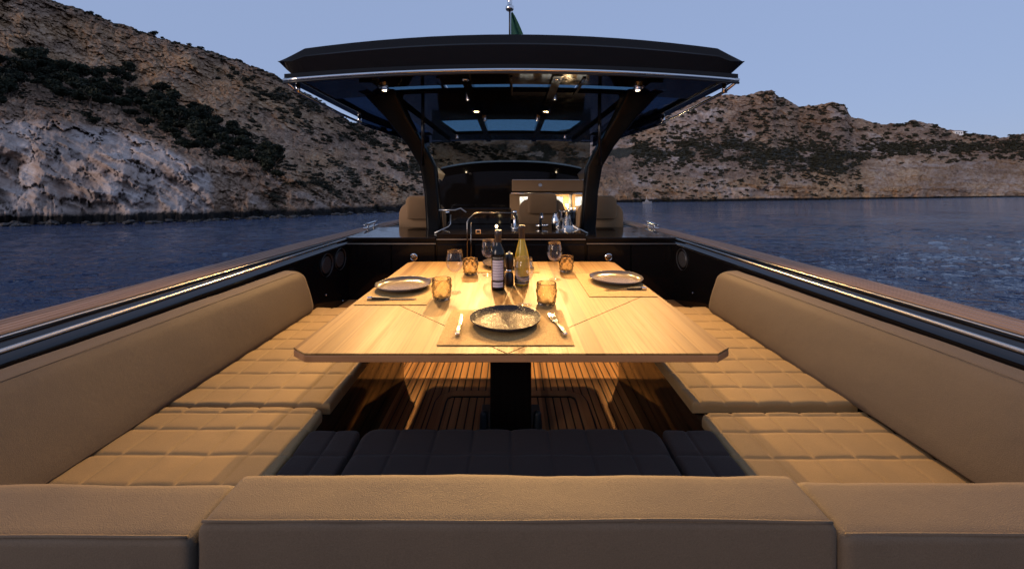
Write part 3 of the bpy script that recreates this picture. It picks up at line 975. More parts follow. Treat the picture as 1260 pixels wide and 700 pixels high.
# hull sides and foredeck
ys = frange(-1.6, 8.8, 53)
for s in (-1, 1):
    secs = []
    for y in ys:
        w = xo(y)
        secs.append([(s * w, y, -0.512), (s * (w + .01), y, -0.56), (s * max(w - .12, 0), y, -1.4), (s * max(w - .35, 0), y, -2.6), (s * max(w - .45, 0), y, -2.6), (s * max(w - .03, 0), y, -0.6)])
    part(MB().loft(secs), 'hull_side', 'black_lacquer', auto=30)
    # coaming: black rim beside the teak, steel rail, glossy inner wall
    secs = []
    for y in frange(-1.6, 6.6, 42):
        a, c = xo(y) - .172, xc(y)
        secs.append([(s * a, y, -0.512), (s * (a - .02), y, -0.517), (s * (c + .035), y, -0.535), (s * (c + .004), y, -0.545), (s * c, y, -0.56), (s * (c - .012), y, -1.21), (s * (a + .03), y, -1.21)])
    coam = part(MB().loft(secs), 'side_coaming', 'black_lacquer', auto=30)
    part(MB().tube([(s * (xc(y) + .004), y, -.508) for y in frange(-1.6, 3.34, 20)], 0.009, 10), 'coaming_rail', 'brushed_steel', coam, smooth=True)
    part(MB().tube([(s * (xo(y) - .181), y, -.507) for y in frange(-1.6, 4.8, 26)], 0.005, 6), 'rim_highlight_strip', 'brushed_steel', coam, smooth=True)  # thin steel strip added as the highlight along the black rim's edge
    # teak gunwale laid in five planks
    base = MB()
    secs = []
    for y in frange(-1.6, 5.6, 40):
        w = xo(y)
        secs.append([(s * (w - .002), y, -.511), (s * (w - .002), y, -.504), (s * (w - .170), y, -.504), (s * (w - .170), y, -.511)])
    gun = part(base.loft(secs), 'gunwale', 'caulk')
    for k in range(5):
        secs = []
        for y in frange(-1.6, 5.6, 40):
            w = xo(y)
            x0, x1 = w - .003 - k * .0335, w - .003 - k * .0335 - .0275
            secs.append([(s * x0, y, -.5035), (s * (x0 - .003), y, -.497), (s * (x1 + .003), y, -.497), (s * x1, y, -.5035)])
        part(MB().loft(secs), 'plank', 'gunwale_teak', gun)
    cl = part(MB().box(s * 1.375 - .03, s * 1.375 + .03, 3.85, 4.12, -.4965, -.488), 'cleat', 'steel', None, bevel=.004)
    part(MB().tube([(s * 1.375, 3.8, -.455), (s * 1.375, 3.9, -.462), (s * 1.375, 4.07, -.462), (s * 1.375, 4.17, -.455)], [.006, .013, .013, .006], 8), 'cleat_horn', 'steel', cl, smooth=True)
    for yy in (3.9, 4.07):
        part(MB().tube([(s * 1.375, yy, -.489), (s * 1.375, yy, -.462)], .011, 8), 'cleat_post', 'steel', cl, smooth=True)
fd = MB()
secs = []
for y in frange(6.3, 8.8, 14):
    w = max(xo(y) - .01, .003)
    secs.append([(-w, y, -.52), (-w * .6, y, -.44), (0, y, -.40), (w * .6, y, -.44), (w, y, -.52), (0, y, -.6)])
part(fd.loft(secs), 'foredeck', 'black_lacquer', auto=40)

# deck laid with teak planks and black caulking
deck = part(MB().box(-1.62, 1.62, 0.2, 6.3, DECK - .06, DECK - .006), 'deck', 'caulk')
for k in range(-33, 34):
    x = k * .041
    part(MB().box(x - .0165, x + .0165, 0.3, 6.25, DECK - .006, DECK), 'plank', 'deck_teak', deck)
# hatch border let into the deck, with its lifting ring
def bent(pts, hw, z0, z1):
    return MB().loft([[(x - nx * hw, y - ny * hw, z0), (x - nx * hw, y - ny * hw, z1), (x + nx * hw, y + ny * hw, z1), (x + nx * hw, y + ny * hw, z0)] for x, y, nx, ny in pts])
pts = [(-.375, 1.5, 1, 0), (-.375, 2.16, 1, 0), (-.365, 2.21, .8, -.6), (-.32, 2.24, 0, -1), (.32, 2.24, 0, -1), (.365, 2.21, -.8, -.6), (.375, 2.16, -1, 0), (.375, 1.5, -1, 0)]
hb = part(bent(pts, .034, DECK + .0005, DECK + .003), 'hatch_border', 'caulk')
part(bent(pts, .026, DECK + .003, DECK + .006), 'border_plank', 'deck_teak', hb)
part(MB().lathe([(.0, DECK + .008), (.02, DECK + .008), (.02, DECK + .003)], 16, 0, 2.24), 'hatch_latch', 'brushed_steel', hb)

# seat bases and the teak side ledge
for s in (-1, 1):
    poly = round_poly([(s * .632, .75), (s * .632, 2.42), (s * 1.34, 2.42), (s * 1.43, .75)], [.01, .03, .01, .01])
    part(MB().prism(poly, DECK, -.817), 'seat_base', 'brown_lacquer', auto=30)
    part(MB().prism([(s * 1.02, 2.43), (s * 1.02, 3.3), (s * 1.32, 3.3), (s * 1.38, 2.43)], DECK, -1.0), 'side_ledge', 'deck_teak', bevel=.006)
part(MB().box(-.63, .63, .76, 1.2, DECK, -.895), 'aft_seat_base', 'brown_lacquer', bevel=.01)
part(MB().box(-1.6, 1.6, .05, .56, DECK, -.86), 'sunpad_base', 'black_satin', bevel=.01)

# loudspeakers / air outlets in the coaming walls
def wall_ring(s, y, z):
    x = xc(y) - .008
    t = Vector((s * (xc(y + .05) - xc(y - .05)), .1, 0)).normalized()
    rot = Matrix.Translation((s * x, y, z)) @ Matrix.Rotation(math.atan2(t.y, t.x) , 4, 'Z') @ Matrix.Rotation(R(90) * (1), 4, 'X')
    o = MB().lathe([(.0, .002), (.058, .002), (.064, .012), (.078, .012), (.084, .004), (.084, -.004)], 36)
    o.v = [tuple(rot @ Vector((p[0], p[1], p[2] * (1 if s < 0 else -1) * -1))) for p in o.v]
    sp = part(o, 'speaker', 'speaker_ring', auto=35)
    g = MB()
    for k in range(-4, 5):
        h = math.sqrt(max(.055 ** 2 - (k * .012) ** 2, 0))
        g.box(-h, h, k * .012 - .002, k * .012 + .002, .002, .006)
    g.v = [tuple(rot @ Vector((p[0], p[1], p[2] * (1 if s < 0 else -1) * -1))) for p in g.v]
    part(g, 'grille', 'rubber', sp)
wall_ring(-1, 2.97, -.648); wall_ring(-1, 3.17, -.645); wall_ring(1, 3.17, -.648)
for s, y, z in ((-1, 2.95, -.86), (1, 3.0, -.86), (-1, 3.2, -.98), (1, 1.9, -.60), (1, 1.6, -.60), (-1, 2.0, -.6)):
    part(MB().lathe([(.0, .004), (.006, .003), (.007, 0)], 10), 'stud', 'steel', smooth=True).matrix_local = Matrix.Translation(OFF + Vector((s * (xc(y) - .011), y, z))) @ Matrix.Rotation(-s * R(90), 4, 'Y')

# galley bar across the cockpit
bar = part(MB().box(-1.34, 1.34, 3.32, 3.95, DECK, -.52), 'galley_bar', 'black_lacquer')
for x0, x1 in ((-1.335, -.61), (.61, 1.335)):
    part(MB().box(x0, x1, 3.285, 3.96, -.519, -.495), 'worktop', 'black_lacquer', bar, bevel=.005)
    part(MB().box(x0, x1, 3.279, 3.285, -.548, -.541), 'trim_strip', 'brushed_steel', bar)
part(MB().box(-.608, .608, 3.30, 3.98, -.519, -.462), 'worktop', 'black_lacquer', bar, bevel=.006)
part(MB().box(-.605, .605, 3.292, 3.30, -.515, -.508), 'trim_strip', 'brushed_steel', bar)
for x0, x1 in ((-1.32, -.98), (-.97, -.62), (-.60, -.305), (-.295, .295), (.305, .60), (.62, .97), (.98, 1.32)):
    d = part(MB().box(x0, x1, 3.303, 3.319, -1.12, -.555), 'door', 'black_lacquer', bar, bevel=.003)
for s in (-1, 1):
    k = MB().lathe([(.0, .012), (.012, .012), (.014, .009), (.022, .009), (.026, .013), (.030, .010), (.030, 0)], 24)
    k.v = [(s * .79 + p[0], 3.302 - p[2], -.655 + p[1]) for p in k.v]
    part(k, 'latch', 'steel', bar, auto=40)
    m = MB().tube([(s * .79 - .012, 3.288, -.655), (s * .79 + .012, 3.288, -.655)], .004, 6)
    part(m, 'latch_ring', 'black_handle', bar)
    part(MB().tube([(s * .66, 3.5, -.49), (s * .55, 3.56, -.44), (s * .535, 3.58, -.42), (s * .535, 3.60, -.34)], .005, 8), 'worktop_rail', 'brushed_steel', bar, smooth=True)
# square catch and the fridge rail
part(MB().box(-.288, -.245, 3.286, 3.292, -.465, -.43), 'catch_plate', 'steel', bar, bevel=.002)
part(MB().box(-.280, -.253, 3.283, 3.2858, -.458, -.437), 'catch_hole', 'black_satin', bar)
part(MB().tube([(-.355, 3.285, -.70), (-.355, 3.285, -.37), (-.345, 3.3, -.345), (-.30, 3.33, -.305), (-.26, 3.34, -.30), (.02, 3.34, -.30)], .0055, 10), 'grab_rail', 'dark_steel', bar, smooth=True)
part(MB().tube([(-.325, 3.285, -.70), (-.325, 3.285, -.37)], .004, 8), 'grab_rail', 'dark_steel', bar, smooth=True)
part(MB().tube([(-.64, 3.6, -.30), (-.50, 3.6, -.30), (-.45, 3.62, -.285), (-.40, 3.6, -.32)], .007, 8), 'grab_rail', 'brushed_steel', bar, smooth=True)
MBk = MB().box(-.60, 0.0, 3.93, 4.0, -.461, -.31); part(MBk, 'fiddle_panel', 'black_lacquer', bar, bevel=.004)
# taps
def tap(x, y, h, reach):
    f = part(MB().lathe([(.0, -.461), (.026, -.461), (.026, -.45), (.012, -.44), (.011, -.461 + h * .7)], 16, x, y), 'tap', 'steel', bar, smooth=True)
    return f
part(MB().tube([(.26, 3.6, -.461), (.26, 3.6, -.36), (.262, 3.585, -.335), (.265, 3.54, -.328), (.265, 3.50, -.34), (.265, 3.49, -.37)], [.014, .011, .010, .010, .010, .011], 10), 'tap', 'steel', bar, smooth=True)
part(MB().tube([(.22, 3.62, -.44), (.33, 3.62, -.435)], .012, 8), 'tap_handle', 'steel', bar, smooth=True)
part(MB().lathe([(.0, -.46), (.032, -.46), (.03, -.448), (.012, -.44), (.012, -.33), (.02, -.32), (.02, -.30), (0, -.295)], 18, .03, 3.55), 'tap', 'steel', bar, smooth=True)
tb = part(MB().box(.40, .58, 3.5, 3.8, -.4615, -.458), 'sink_rim', 'steel', bar)
part(MB().lathe([(0, -.461), (.02, -.461), (.018, -.43), (.008, -.42), (.008, -.40)], 14, .50, 3.9), 'turned_steel_base', 'steel', bar, smooth=True)
part(MB().lathe([(0, .012), (.007, .010), (.012, 0), (.007, -.010), (0, -.012)], 12, -.125, 3.46), 'warm_glow_bead', 'lamp_small', bar).location = (0, 0, -.425)  # warm glowing bead added for a small bright point above the bar
part(MB().lathe([(0, -.461), (.012, -.461), (.006, -.455), (.005, -.438)], 12, -.125, 3.46), 'glow_bead_stem', 'steel', bar)

# things standing on the bar
def on_bar(name, prof, x, y, mat, label, cat, z=-.462):
    return tag(MB().lathe(prof, 28).build(name, mat, smooth=True, loc=(x, y, z)), label, cat)
on_bar('ice_bucket', [(0, .001), (.055, .001), (.06, .01), (.075, .15), (.08, .153), (.08, .157), (.072, .157), (.066, .03), (0, .02)], .50, 3.62, 'steel', 'polished steel ice bucket on the galley bar beside the starboard post', 'ice bucket')
on_bar('shaker', [(0, .001), (.034, .001), (.04, .07), (.03, .1), (.022, .115), (.02, .135), (0, .14)], .395, 3.62, 'steel', 'small steel shaker on the galley bar next to the tap', 'shaker')

# ---------------- hardtop
def zc(y): return .80 - .088 * (y - 3.05)
HW = [(3.0, 1.71), (3.05, 1.71), (4.3, 1.62), (5.2, 1.43), (6.0, 1.2), (6.1, 1.18)]
def hw(y): return interp(HW, y)
def zu(u, y): return zc(y) - .075 * (u * hw(y) / 1.71) ** 2
us = sorted(set([-1, -.94, -.70, -.65, -.56, 0, .56, .65, .70, .94, 1] + [round(x, 3) for x in frange(-1, 1, 21)]))
yy = sorted(set([3.06, 3.4, 3.62, 4.7, 5.55, 6.05] + [3.6, 5.5] + [round(v, 2) for v in frange(3.06, 6.05, 13)]))
def is_open(u, y):
    a = abs(u)
    return (a < .65 and 3.4 < y < 3.62) or (a < .56 and 4.7 < y < 5.55) or (.70 < a < .94 and 3.62 < y < 5.5)
ht = MB()
TH_ = .045
nu, ny = len(us), len(yy)
vid = {}
for j, y in enumerate(yy):
    for i, u in enumerate(us):
        vid[(i, j, 0)] = len(ht.v); ht.v.append((u * hw(y), y, zu(u, y)))
        vid[(i, j, 1)] = len(ht.v); ht.v.append((u * hw(y), y, zu(u, y) + TH_))
cell = {}
for j in range(ny - 1):
    for i in range(nu - 1):
        cell[(i, j)] = not is_open((us[i] + us[i + 1]) / 2, (yy[j] + yy[j + 1]) / 2)
for (i, j), on in cell.items():
    if not on: continue
    ht.f.append((vid[(i, j, 0)], vid[(i, j + 1, 0)], vid[(i + 1, j + 1, 0)], vid[(i + 1, j, 0)]))
    ht.f.append((vid[(i, j, 1)], vid[(i + 1, j, 1)], vid[(i + 1, j + 1, 1)], vid[(i, j + 1, 1)]))
    for (di, dj, a, b) in ((-1, 0, (i, j), (i, j + 1)), (1, 0, (i + 1, j), (i + 1, j + 1)), (0, -1, (i, j), (i + 1, j)), (0, 1, (i, j + 1), (i + 1, j + 1))):
        if not cell.get((i + di, j + dj), False):
            ht.f.append((vid[(*a, 0)], vid[(*b, 0)], vid[(*b, 1)], vid[(*a, 1)]))
hard = part(ht, 'hardtop', 'black_lacquer', auto=30)
def pane(u0, u1, y0, y1, mat, name='glass_panel', n=6):
    secs = []
    for y in frange(y0, y1, 6):
        r = [(u * hw(y), y, zu(u, y) + .020) for u in frange(u0, u1, n)]
        r += [(u * hw(y), y, zu(u, y) + .028) for u in frange(u1, u0, n)]
        secs.append(r)
    part(MB().loft(secs), name, mat, hard)
for s in (-1, 1):
    pane(*sorted((s * .003, s * .33)), 3.395, 3.625, 'tinted_glass'); pane(*sorted((s * .35, s * .655)), 3.395, 3.625, 'tinted_glass')
    pane(*sorted((s * .22, s * .565)), 4.695, 5.555, 'tinted_glass')
    pane(*sorted((s * .695, s * .945)), 3.61, 5.505, 'side_glass')
pane(-.218, .218, 4.695, 5.555, 'tinted_glass')
def hbeam(x0, y0, x1, y1, w, d, name='roof_beam', dz=0.0, mat='black_lacquer'):
    secs = []
    for k in frange(0, 1, 9):
        x, y = x0 + (x1 - x0) * k, y0 + (y1 - y0) * k
        z = zu(x / hw(y), y) - dz
        secs.append([(x - w, y, z - d), (x + w, y, z - d), (x + w, y, z + .03), (x - w, y, z + .03)])
    return part(MB().loft(secs), name, mat, hard)
for s in (-1, 1):
    hbeam(s * .36, 3.1, s * .33, 6.0, .035, .03)
    hbeam(s * .58, 3.2, s * .57, 3.7, .012, .01, 'mullion')
    hbeam(s * 1.13, 3.15, s * .93, 5.9, .05, .035)
hbeam(0, 3.2, 0, 3.7, .012, .01, 'mullion')
# thick rear box with pointed ends
secs = []
for x in [-1.75, -1.70, -1.64, -1.555] + frange(-1.4, 1.4, 15) + [1.555, 1.64, 1.70, 1.75]:
    a = abs(x)
    zt = 1.073 - .106 * (min(a, 1.555) / 1.555) ** 2
    zb = .832 - .085 * (a / 1.71) ** 2
    if a > 1.555:
        k = (a - 1.555) / .195
        zt = zt + (.862 - zt) * k
    if a > 1.64:
        k = (a - 1.64) / .11
        zb = zb + (.856 - zb) * k
    th = zt - zb
    secs.append([(x, 3.075, zb), (x, 3.04, zb + th * .64), (x, 3.052, zb + th * .70), (x, 3.062, zt - th * .025), (x, 3.075, zt), (x, 3.28, zt - .02 * th), (x, 3.37, zb + th * .5), (x, 3.36, zb - th * .06)])
part(MB().loft(secs), 'roof_box', 'black_lacquer', hard, auto=28)
pts = [(x, 3.045, .797 - .078 * (x / 1.71) ** 2) for x in frange(-1.705, 1.705, 31)]
part(MB().tube(pts, .0135, 12), 'roof_trim', 'steel', hard, smooth=True)
part(MB().tube([(x, y - .003, z - .022) for x, y, z in pts], .009, 8), 'trim_gasket', 'black_satin', hard, smooth=True)
for s in (-1, 1):
    rail = [(s * 1.69, 3.06, .705), (s * 1.68, 3.2, .665), (s * 1.64, 3.9, .60), (s * 1.59, 4.35, .565), (s * 1.53, 4.75, .56)]
    part(MB().tube(rail, .012, 10), 'roof_rail', 'steel', hard, smooth=True)
    for (x, y, z) in (rail[1], (s * 1.60, 4.28, .57)):
        part(MB().tube([(x, y, z - .01), (x, y, zu(x / hw(y), y) + .005)], [.02, .016], 12), 'rail_bracket', 'steel', hard, smooth=True)
    part(MB().loft([[(s * 1.60, 4.33, .545), (s * 1.595, 4.33, .64), (s * 1.585, 4.33, .64), (s * 1.59, 4.33, .545)], [(s * 1.40, 5.2, .485), (s * 1.42, 5.2, .57), (s * 1.41, 5.2, .57), (s * 1.39, 5.2, .485)], [(s * 1.20, 5.95, .43), (s * 1.205, 5.95, .51), (s * 1.195, 5.95, .51), (s * 1.19, 5.95, .43)]]), 'side_visor', 'side_glass', hard)
    part(MB().tube([(s * .80, 3.68, .10), (s * .80, 3.68, .735)], .016, 8), 'stanchion', 'black_lacquer', smooth=True)

# spot lamps let into the roof
SPOTS = []
def roof_lamp(x, y, r=.03):
    z = zu(x / hw(y), y) - .034
    l = part(MB().lathe([(r * .8, z + .004), (r, z), (r * 1.25, z), (r * 1.35, z + .006), (r * 1.35, z + .04)], 20, x, y), 'spotlight', 'steel', hard, smooth=True)
    part(MB().lathe([(0, z + .005), (r * .85, z + .005)], 16, x, y), 'lamp_lens', 'lamp_warm', hard)
    return Vector((x, y, z - .012))
roof_lamp(-.30, 4.62, .016), roof_lamp(.30, 4.62, .016), roof_lamp(-.40, 3.75, .016), roof_lamp(.40, 3.75, .016), roof_lamp(-.75, 5.65, .016), roof_lamp(.75, 5.65, .016)
LAMPS = [roof_lamp(-.36, 4.2), roof_lamp(.36, 4.2), roof_lamp(-1.06, 3.38), roof_lamp(1.06, 3.38), roof_lamp(-.36, 3.2, .022), roof_lamp(.36, 3.2, .022)]

# Y-shaped roof posts
for s in (-1, 1):
    path = [((.735, 3.92, -.52), .072, .07), ((.76, 3.91, -.15), .068, .07), ((.79, 3.9, .09), .074, .075), ((.88, 3.82, .28), .078, .08), ((1.02, 3.70, .52), .10, .10), ((1.13, 3.62, .70), .14, .13), ((1.17, 3.58, .735), .18, .16)]
    secs = []
    for (x, y, z), a, b in path:
        ring = round_poly([(-a, -b), (a, -b), (a, b), (-a, b)], .03, 3)
        secs.append([(s * (x + q[0]), y + q[1], z) for q in ring])
    part(MB().loft(secs), 'roof_post', 'post_black', auto=50)
    part(MB().loft([[(s * .79, 3.98, .16), (s * .70, 4.3, .02), (s * .70, 4.305, .02), (s * .79, 3.985, .16)], [(s * .80, 3.98, .05), (s * .73, 4.3, -.05), (s * .73, 4.305, -.05), (s * .80, 3.985, .05)]]), 'quarter_glass', 'brushed_steel')

# windscreen, dash and helm console
def wtop(x): return .49 - .03 * (x / 1.15) ** 2
ws = []
for x in frange(-1.15, 1.15, 17):
    yb = 6.35 - .35 * (x / 1.15) ** 2
    yt = 6.02 - .12 * (x / 1.15) ** 2
    ws.append([(x, yb, .0), (x, yt, wtop(x) + .045), (x, yt + .008, wtop(x) + .045), (x, yb + .008, .0)])
part(MB().loft(ws), 'windscreen', 'windscreen_glass', auto=30)
dash = MB()
secs = []
for x in frange(-1.02, 1.02, 19):
    z = .235 - .10 * (x / 1.02) ** 2 * abs(x / 1.02) ** .5
    secs.append([(x, 5.75, z - .16), (x, 5.85, z - .03), (x, 6.0, z), (x, 6.28 - .25 * (x / 1.02) ** 2, z - .05), (x, 6.28 - .25 * (x / 1.02) ** 2, -1.19), (x, 5.78, -1.19)])
dash_o = part(dash.loft(secs), 'dashboard', 'black_lacquer', auto=35)
con = part(MB().box(.01, 1.0, 5.60, 5.74, -.21, -.045), 'helm_console', 'leather', bevel=.012)
part(MB().box(0.0, 1.03, 5.54, 5.62, -.245, -.222), 'console_trim', 'steel', con, bevel=.004)
part(MB().box(.02, 1.0, 5.585, 5.60, -.052, -.046), 'console_strip', 'brushed_steel', con)
part(MB().lathe([(0, 0), (.02, 0), (.025, .004)], 16), 'console_badge', 'brushed_steel', con, loc=(.40, 5.598, -.12)).rotation_euler = (R(90), 0, 0)
part(MB().box(-.02, 1.06, 5.66, 5.74, -.60, -.25), 'instrument_panel', 'leather', con, bevel=.006)
for x0, x1 in ((.12, .30), (.42, .72), (.89, 1.02)):
    part(MB().box(x0, x1, 5.650, 5.659, -.41, -.285), 'screen', 'screen', con, bevel=.003)
part(MB().box(.80, .84, 5.645, 5.66, -.5, -.26), 'panel_divider', 'brushed_steel', con)
for x in (.78, .83, .88, .93):
    part(MB().tube([(x, 5.62, -.53), (x, 5.58, -.43)], [.012, .016], 8), 'throttle', 'steel', con, smooth=True)
helm_lamp = part(MB().lathe([(0, -.02), (.016, -.012), (.02, 0), (.016, .012), (0, .02)], 12), 'console_lamp', 'lamp_small', con, smooth=True, loc=(.77, 5.62, -.40))
part(MB().tube([(-.90, 5.3, -.47), (-.1, 5.3, -.47)], .012, 8), 'companionway_rail', 'steel', smooth=True)
part(MB().tube([(-.90, 5.3, -1.19), (-.90, 5.3, -.47)], .012, 8), 'rail_post', 'steel', smooth=True)
part(MB().tube([(-.1, 5.3, -1.19), (-.1, 5.3, -.47)], .012, 8), 'rail_post', 'steel', smooth=True)

# mast light and flag on the roof
mast = part(MB().tube([(-.012, 3.3, 1.055), (-.012, 3.3, 1.42)], .007, 8), 'mast', 'black_satin', smooth=True)
part(MB().lathe([(0, 1.345), (.028, 1.345), (.034, 1.355), (.034, 1.375), (.02, 1.38), (.02, 1.43), (.03, 1.44), (.02, 1.47), (0, 1.48)], 16, -.012, 3.3), 'mast_light', 'steel', mast, smooth=True)
fm = MB()
n = 9
for i in range(n):
    for j in range(n):
        u, v = i / (n - 1), j / (n - 1)
        w = .012 + .125 * (1 - v) ** .9 * 1.0
        x = -.002 + u * w
        fm.v.append((x, 3.3 + .022 * math.sin(u * 9 + v * 3) * u, 1.06 + v * .27))
fm.f = [(i * n + j, (i + 1) * n + j, (i + 1) * n + j + 1, i * n + j + 1) for i in range(n - 1) for j in range(n - 1)]
k = len(fm.v); fm.v += [(x, y + .002, z) for x, y, z in fm.v]; fm.f += [tuple(reversed([q + k for q in f])) for f in fm.f[:]]
flag = tag(fm.build('flag', 'flag', smooth=True), 'dark green flag hanging furled from the short mast on the roof', 'flag')

# ------------------------------------------------------------------ helm seats
def helm_seat(x, y, label, w=.27):
    t = tag(empty('helm_seat', (x, y, DECK)), label, 'seat', 'tan leather helm seats')
    def slab(name, x0, x1, y0, y1, z0, z1, r, lean=0.0, br=.03, parent=None):
        poly = round_poly([(x0, z0), (x1, z0), (x1, z1), (x0, z1)], [.03, .03, r, r], 6)
        mb = MB()
        secs = []
        for yv, sc in ((y0, .90), (y0 + br * .35, .97), (y0 + br, 1), (y1 - br, 1), (y1 - br * .35, .97), (y1, .90)):
            cx, cz = (x0 + x1) / 2, (z0 + z1) / 2
            secs.append([(cx + (a - cx) * (sc + (1 - sc) * .3), yv - lean * (b - z0), cz + (b - cz) * (sc + (1 - sc) * .3)) for a, b in poly])
        mb.loft(secs)
        return mb.build(name, 'leather', parent or t, auto=60)
    MB().lathe([(0, 0), (.2, 0), (.2, .02), (.06, .04), (.05, .38), (.0, .38)], 24, 0, .2).build('pedestal', 'black_satin', t, auto=30)
    slab('seat', -w, w, -.0, .48, .38, .52, .05)
    b = slab('backrest', -w, w, -.16, -.02, .50, .93, .16, .12)
    slab('headrest', -w * .62, w * .62, -.25, -.12, .76, 1.0, .07, .10)
    for s in (-1, 1):
        MB().tube([(s * (w + .03), -.05, .52), (s * (w + .03), -.05, .68), (s * (w + .03), .3, .70)], .028, 8).build('armrest', 'black_satin', t, smooth=True)
helm_seat(.365, 5.0, 'tan leather helm seat with rounded headrest in front of the lit screens', .275)
helm_seat(-.93, 4.4, 'tan leather helm seat beside the port roof post', .24)
helm_seat(.93, 4.4, 'tan leather helm seat beside the starboard roof post', .24)

# ------------------------------------------------------------------ cushions
def axis_pts(a, b, seams, step=.024):
    p = set([a, b])
    for e in (.0015, .004, .008, .014, .021, .03):
        p.add(a + e); p.add(b - e)
    for s in seams:
        for d in (0, .0022, .005, .009, .016):
            for q in (s - d, s + d):
                if a < q < b: p.add(q)
    n = int((b - a) / step) + 1
    for q in frange(a, b, n + 1): p.add(q)
    l = sorted(p)
    out = [l[0]]
    for q in l[1:]:
        if q - out[-1] > .0008: out.append(q)
    if out[-1] != b: out[-1] = b
    return np.array(out)

def quilted(name, x0, x1, y0, y1, zt, thick, xs, ysm, mat, label, cat, group, r=.022, corner=(0, 0, 0, 0), depth=.0042, puff=.0022, seed=1, warp=None):
    """corner radii: (x0y0, x1y0, x1y1, x0y1)"""
    b = .034
    xs = list(xs); ysm = list(ysm)
    ax, ay = axis_pts(x0, x1, xs), axis_pts(y0, y1, ysm)
    X, Y = np.meshgrid(ax, ay)
    def sdist(A, seams):
        if not seams: return np.full_like(A, 1.0)
        return np.min(np.abs(A[..., None] - np.array(seams)), -1)
    dx, dy = sdist(X, xs), sdist(Y, ysm)
    groove = np.maximum(np.exp(-(dx / .0055) ** 2) * .85, np.exp(-(dy / .0065) ** 2))
    pf = np.clip(1 - np.exp(-(dx / .035) ** 2), 0, 1) * np.clip(1 - np.exp(-(dy / .035) ** 2), 0, 1)
    wr = fbm(X * 14 + seed, Y * 14 + seed * 3, 4, seed) - .5
    wr2 = fbm(X * 60 + seed, Y * 60, 3, seed + 5) - .5
    e = np.minimum(np.minimum(X - x0, x1 - X), np.minimum(Y - y0, y1 - Y))
    for (cxs, cys, rad, sx, sy) in ((x0, y0, corner[0], 1, 1), (x1, y0, corner[1], -1, 1), (x1, y1, corner[2], -1, -1), (x0, y1, corner[3], 1, -1)):
        if rad <= 0: continue
        ox, oy = cxs + sx * rad, cys + sy * rad
        inc = ((X - ox) * sx < 0) & ((Y - oy) * sy < 0)
        vx, vy = X - ox, Y - oy
        d = np.sqrt(vx ** 2 + vy ** 2) + 1e-9
        m = np.maximum(np.abs(vx), np.abs(vy))
        k = np.where(inc, m / d, 1.0)
        X = np.where(inc, ox + vx * k, X); Y = np.where(inc, oy + vy * k, Y)
        e = np.where(inc, rad - m, e)
    roll = np.where(e < r, r - np.sqrt(np.clip(r * r - (r - e) ** 2, 0, None)), 0)
    Z = zt - roll - groove * depth + pf * puff + wr * .0045 + wr2 * .0010
    if warp is not None: X, Y, Z = warp(X, Y, Z)
    nr, nc = X.shape
    top = np.stack([X, Y, Z], -1).reshape(-1, 3)
    idx = np.arange(nr * nc).reshape(nr, nc)
    F = [tuple(q) for q in np.stack([idx[:-1, :-1], idx[:-1, 1:], idx[1:, 1:], idx[1:, :-1]], -1).reshape(-1, 4)]
    loop = list(idx[0, :]) + list(idx[1:, -1]) + list(idx[-1, -2::-1]) + list(idx[-2:0:-1, 0])
    V = [tuple(v) for v in top]
    prev = loop
    for zz in (zt - thick * .45, zt - thick + .008, zt - thick):
        cur = []
        for q in loop:
            x, y, _ = V[q]
            cur.append(len(V)); V.append((x, y, zz))
        for i in range(len(loop)):
            j = (i + 1) % len(loop)
            F.append((prev[i], cur[i], cur[j], prev[j]))
        prev = cur
    F.append(tuple(prev))
    cx, cyy = (x0 + x1) / 2, (y0 + y1) / 2
    me = bpy.data.meshes.new(name)
    me.from_pydata([(x - cx, y - cyy, z - (zt - thick)) for x, y, z in V], [], F)
    o = link(name, me, mat, None, True, (cx, cyy, zt - thick))
    sharp_by_angle(me, 60)
    return tag(o, label, cat, group)

SEAT_Z = -.78
QX = [.738, .855, .973, 1.098]
gq = 'quilted tan seat cushions'
for s in (-1, 1):
    side = 'port' if s < 0 else 'starboard'
    zoff = 0.0 if s < 0 else 0.004
    def wp(X, Y, Z, s=s):                       # outer side follows the tapering coaming
        k = np.clip((np.abs(X) - .62) / .56, 0, 1)
        return X - s * k * .028 * (Y - 1.0), Y, Z
    a, b = sorted((s * .622, s * 1.20))
    cr = (0, 0, .03, 0) if s < 0 else (0, 0, 0, .03)
    quilted('seat_cushion', a, b, 1.395, 2.42, SEAT_Z + zoff, .036, [s * q for q in QX] + [s * .652], [1.498, 1.611, 1.724, 1.837, 1.95, 2.063, 2.176, 2.289], 'seat_fabric',
            'long quilted tan cushion of the %s bench beside the table' % side, 'seat cushion', gq, corner=cr, seed=3 + s, warp=wp, r=.012)
    cr = (0, 0, .055, 0) if s < 0 else (0, 0, 0, .055)
    rq = .010
    quilted('seat_cushion', a, b, .72, 1.380 - (.012 if s > 0 else 0), SEAT_Z - (.010 if s > 0 else 0), .026, [s * q for q in QX] + [s * .652], [1.345, 1.258, 1.142, 1.026, .91, .794], 'seat_fabric',
            'quilted tan corner cushion at the aft end of the %s bench' % side, 'seat cushion', gq, corner=cr, seed=9 + s, warp=wp, r=rq)
    a, b = sorted((s * .460, s * .617))
    quilted('seat_cushion', a, b, .72, 1.250, SEAT_Z + .001, .105, [s * .535], [1.14, 1.03, .92], 'charcoal_fabric',
            'narrow charcoal filler cushion at the %s end of the aft seat' % side, 'seat cushion', 'charcoal aft seat cushions', corner=(0, 0, .02, .02), seed=19 + s, r=.009)
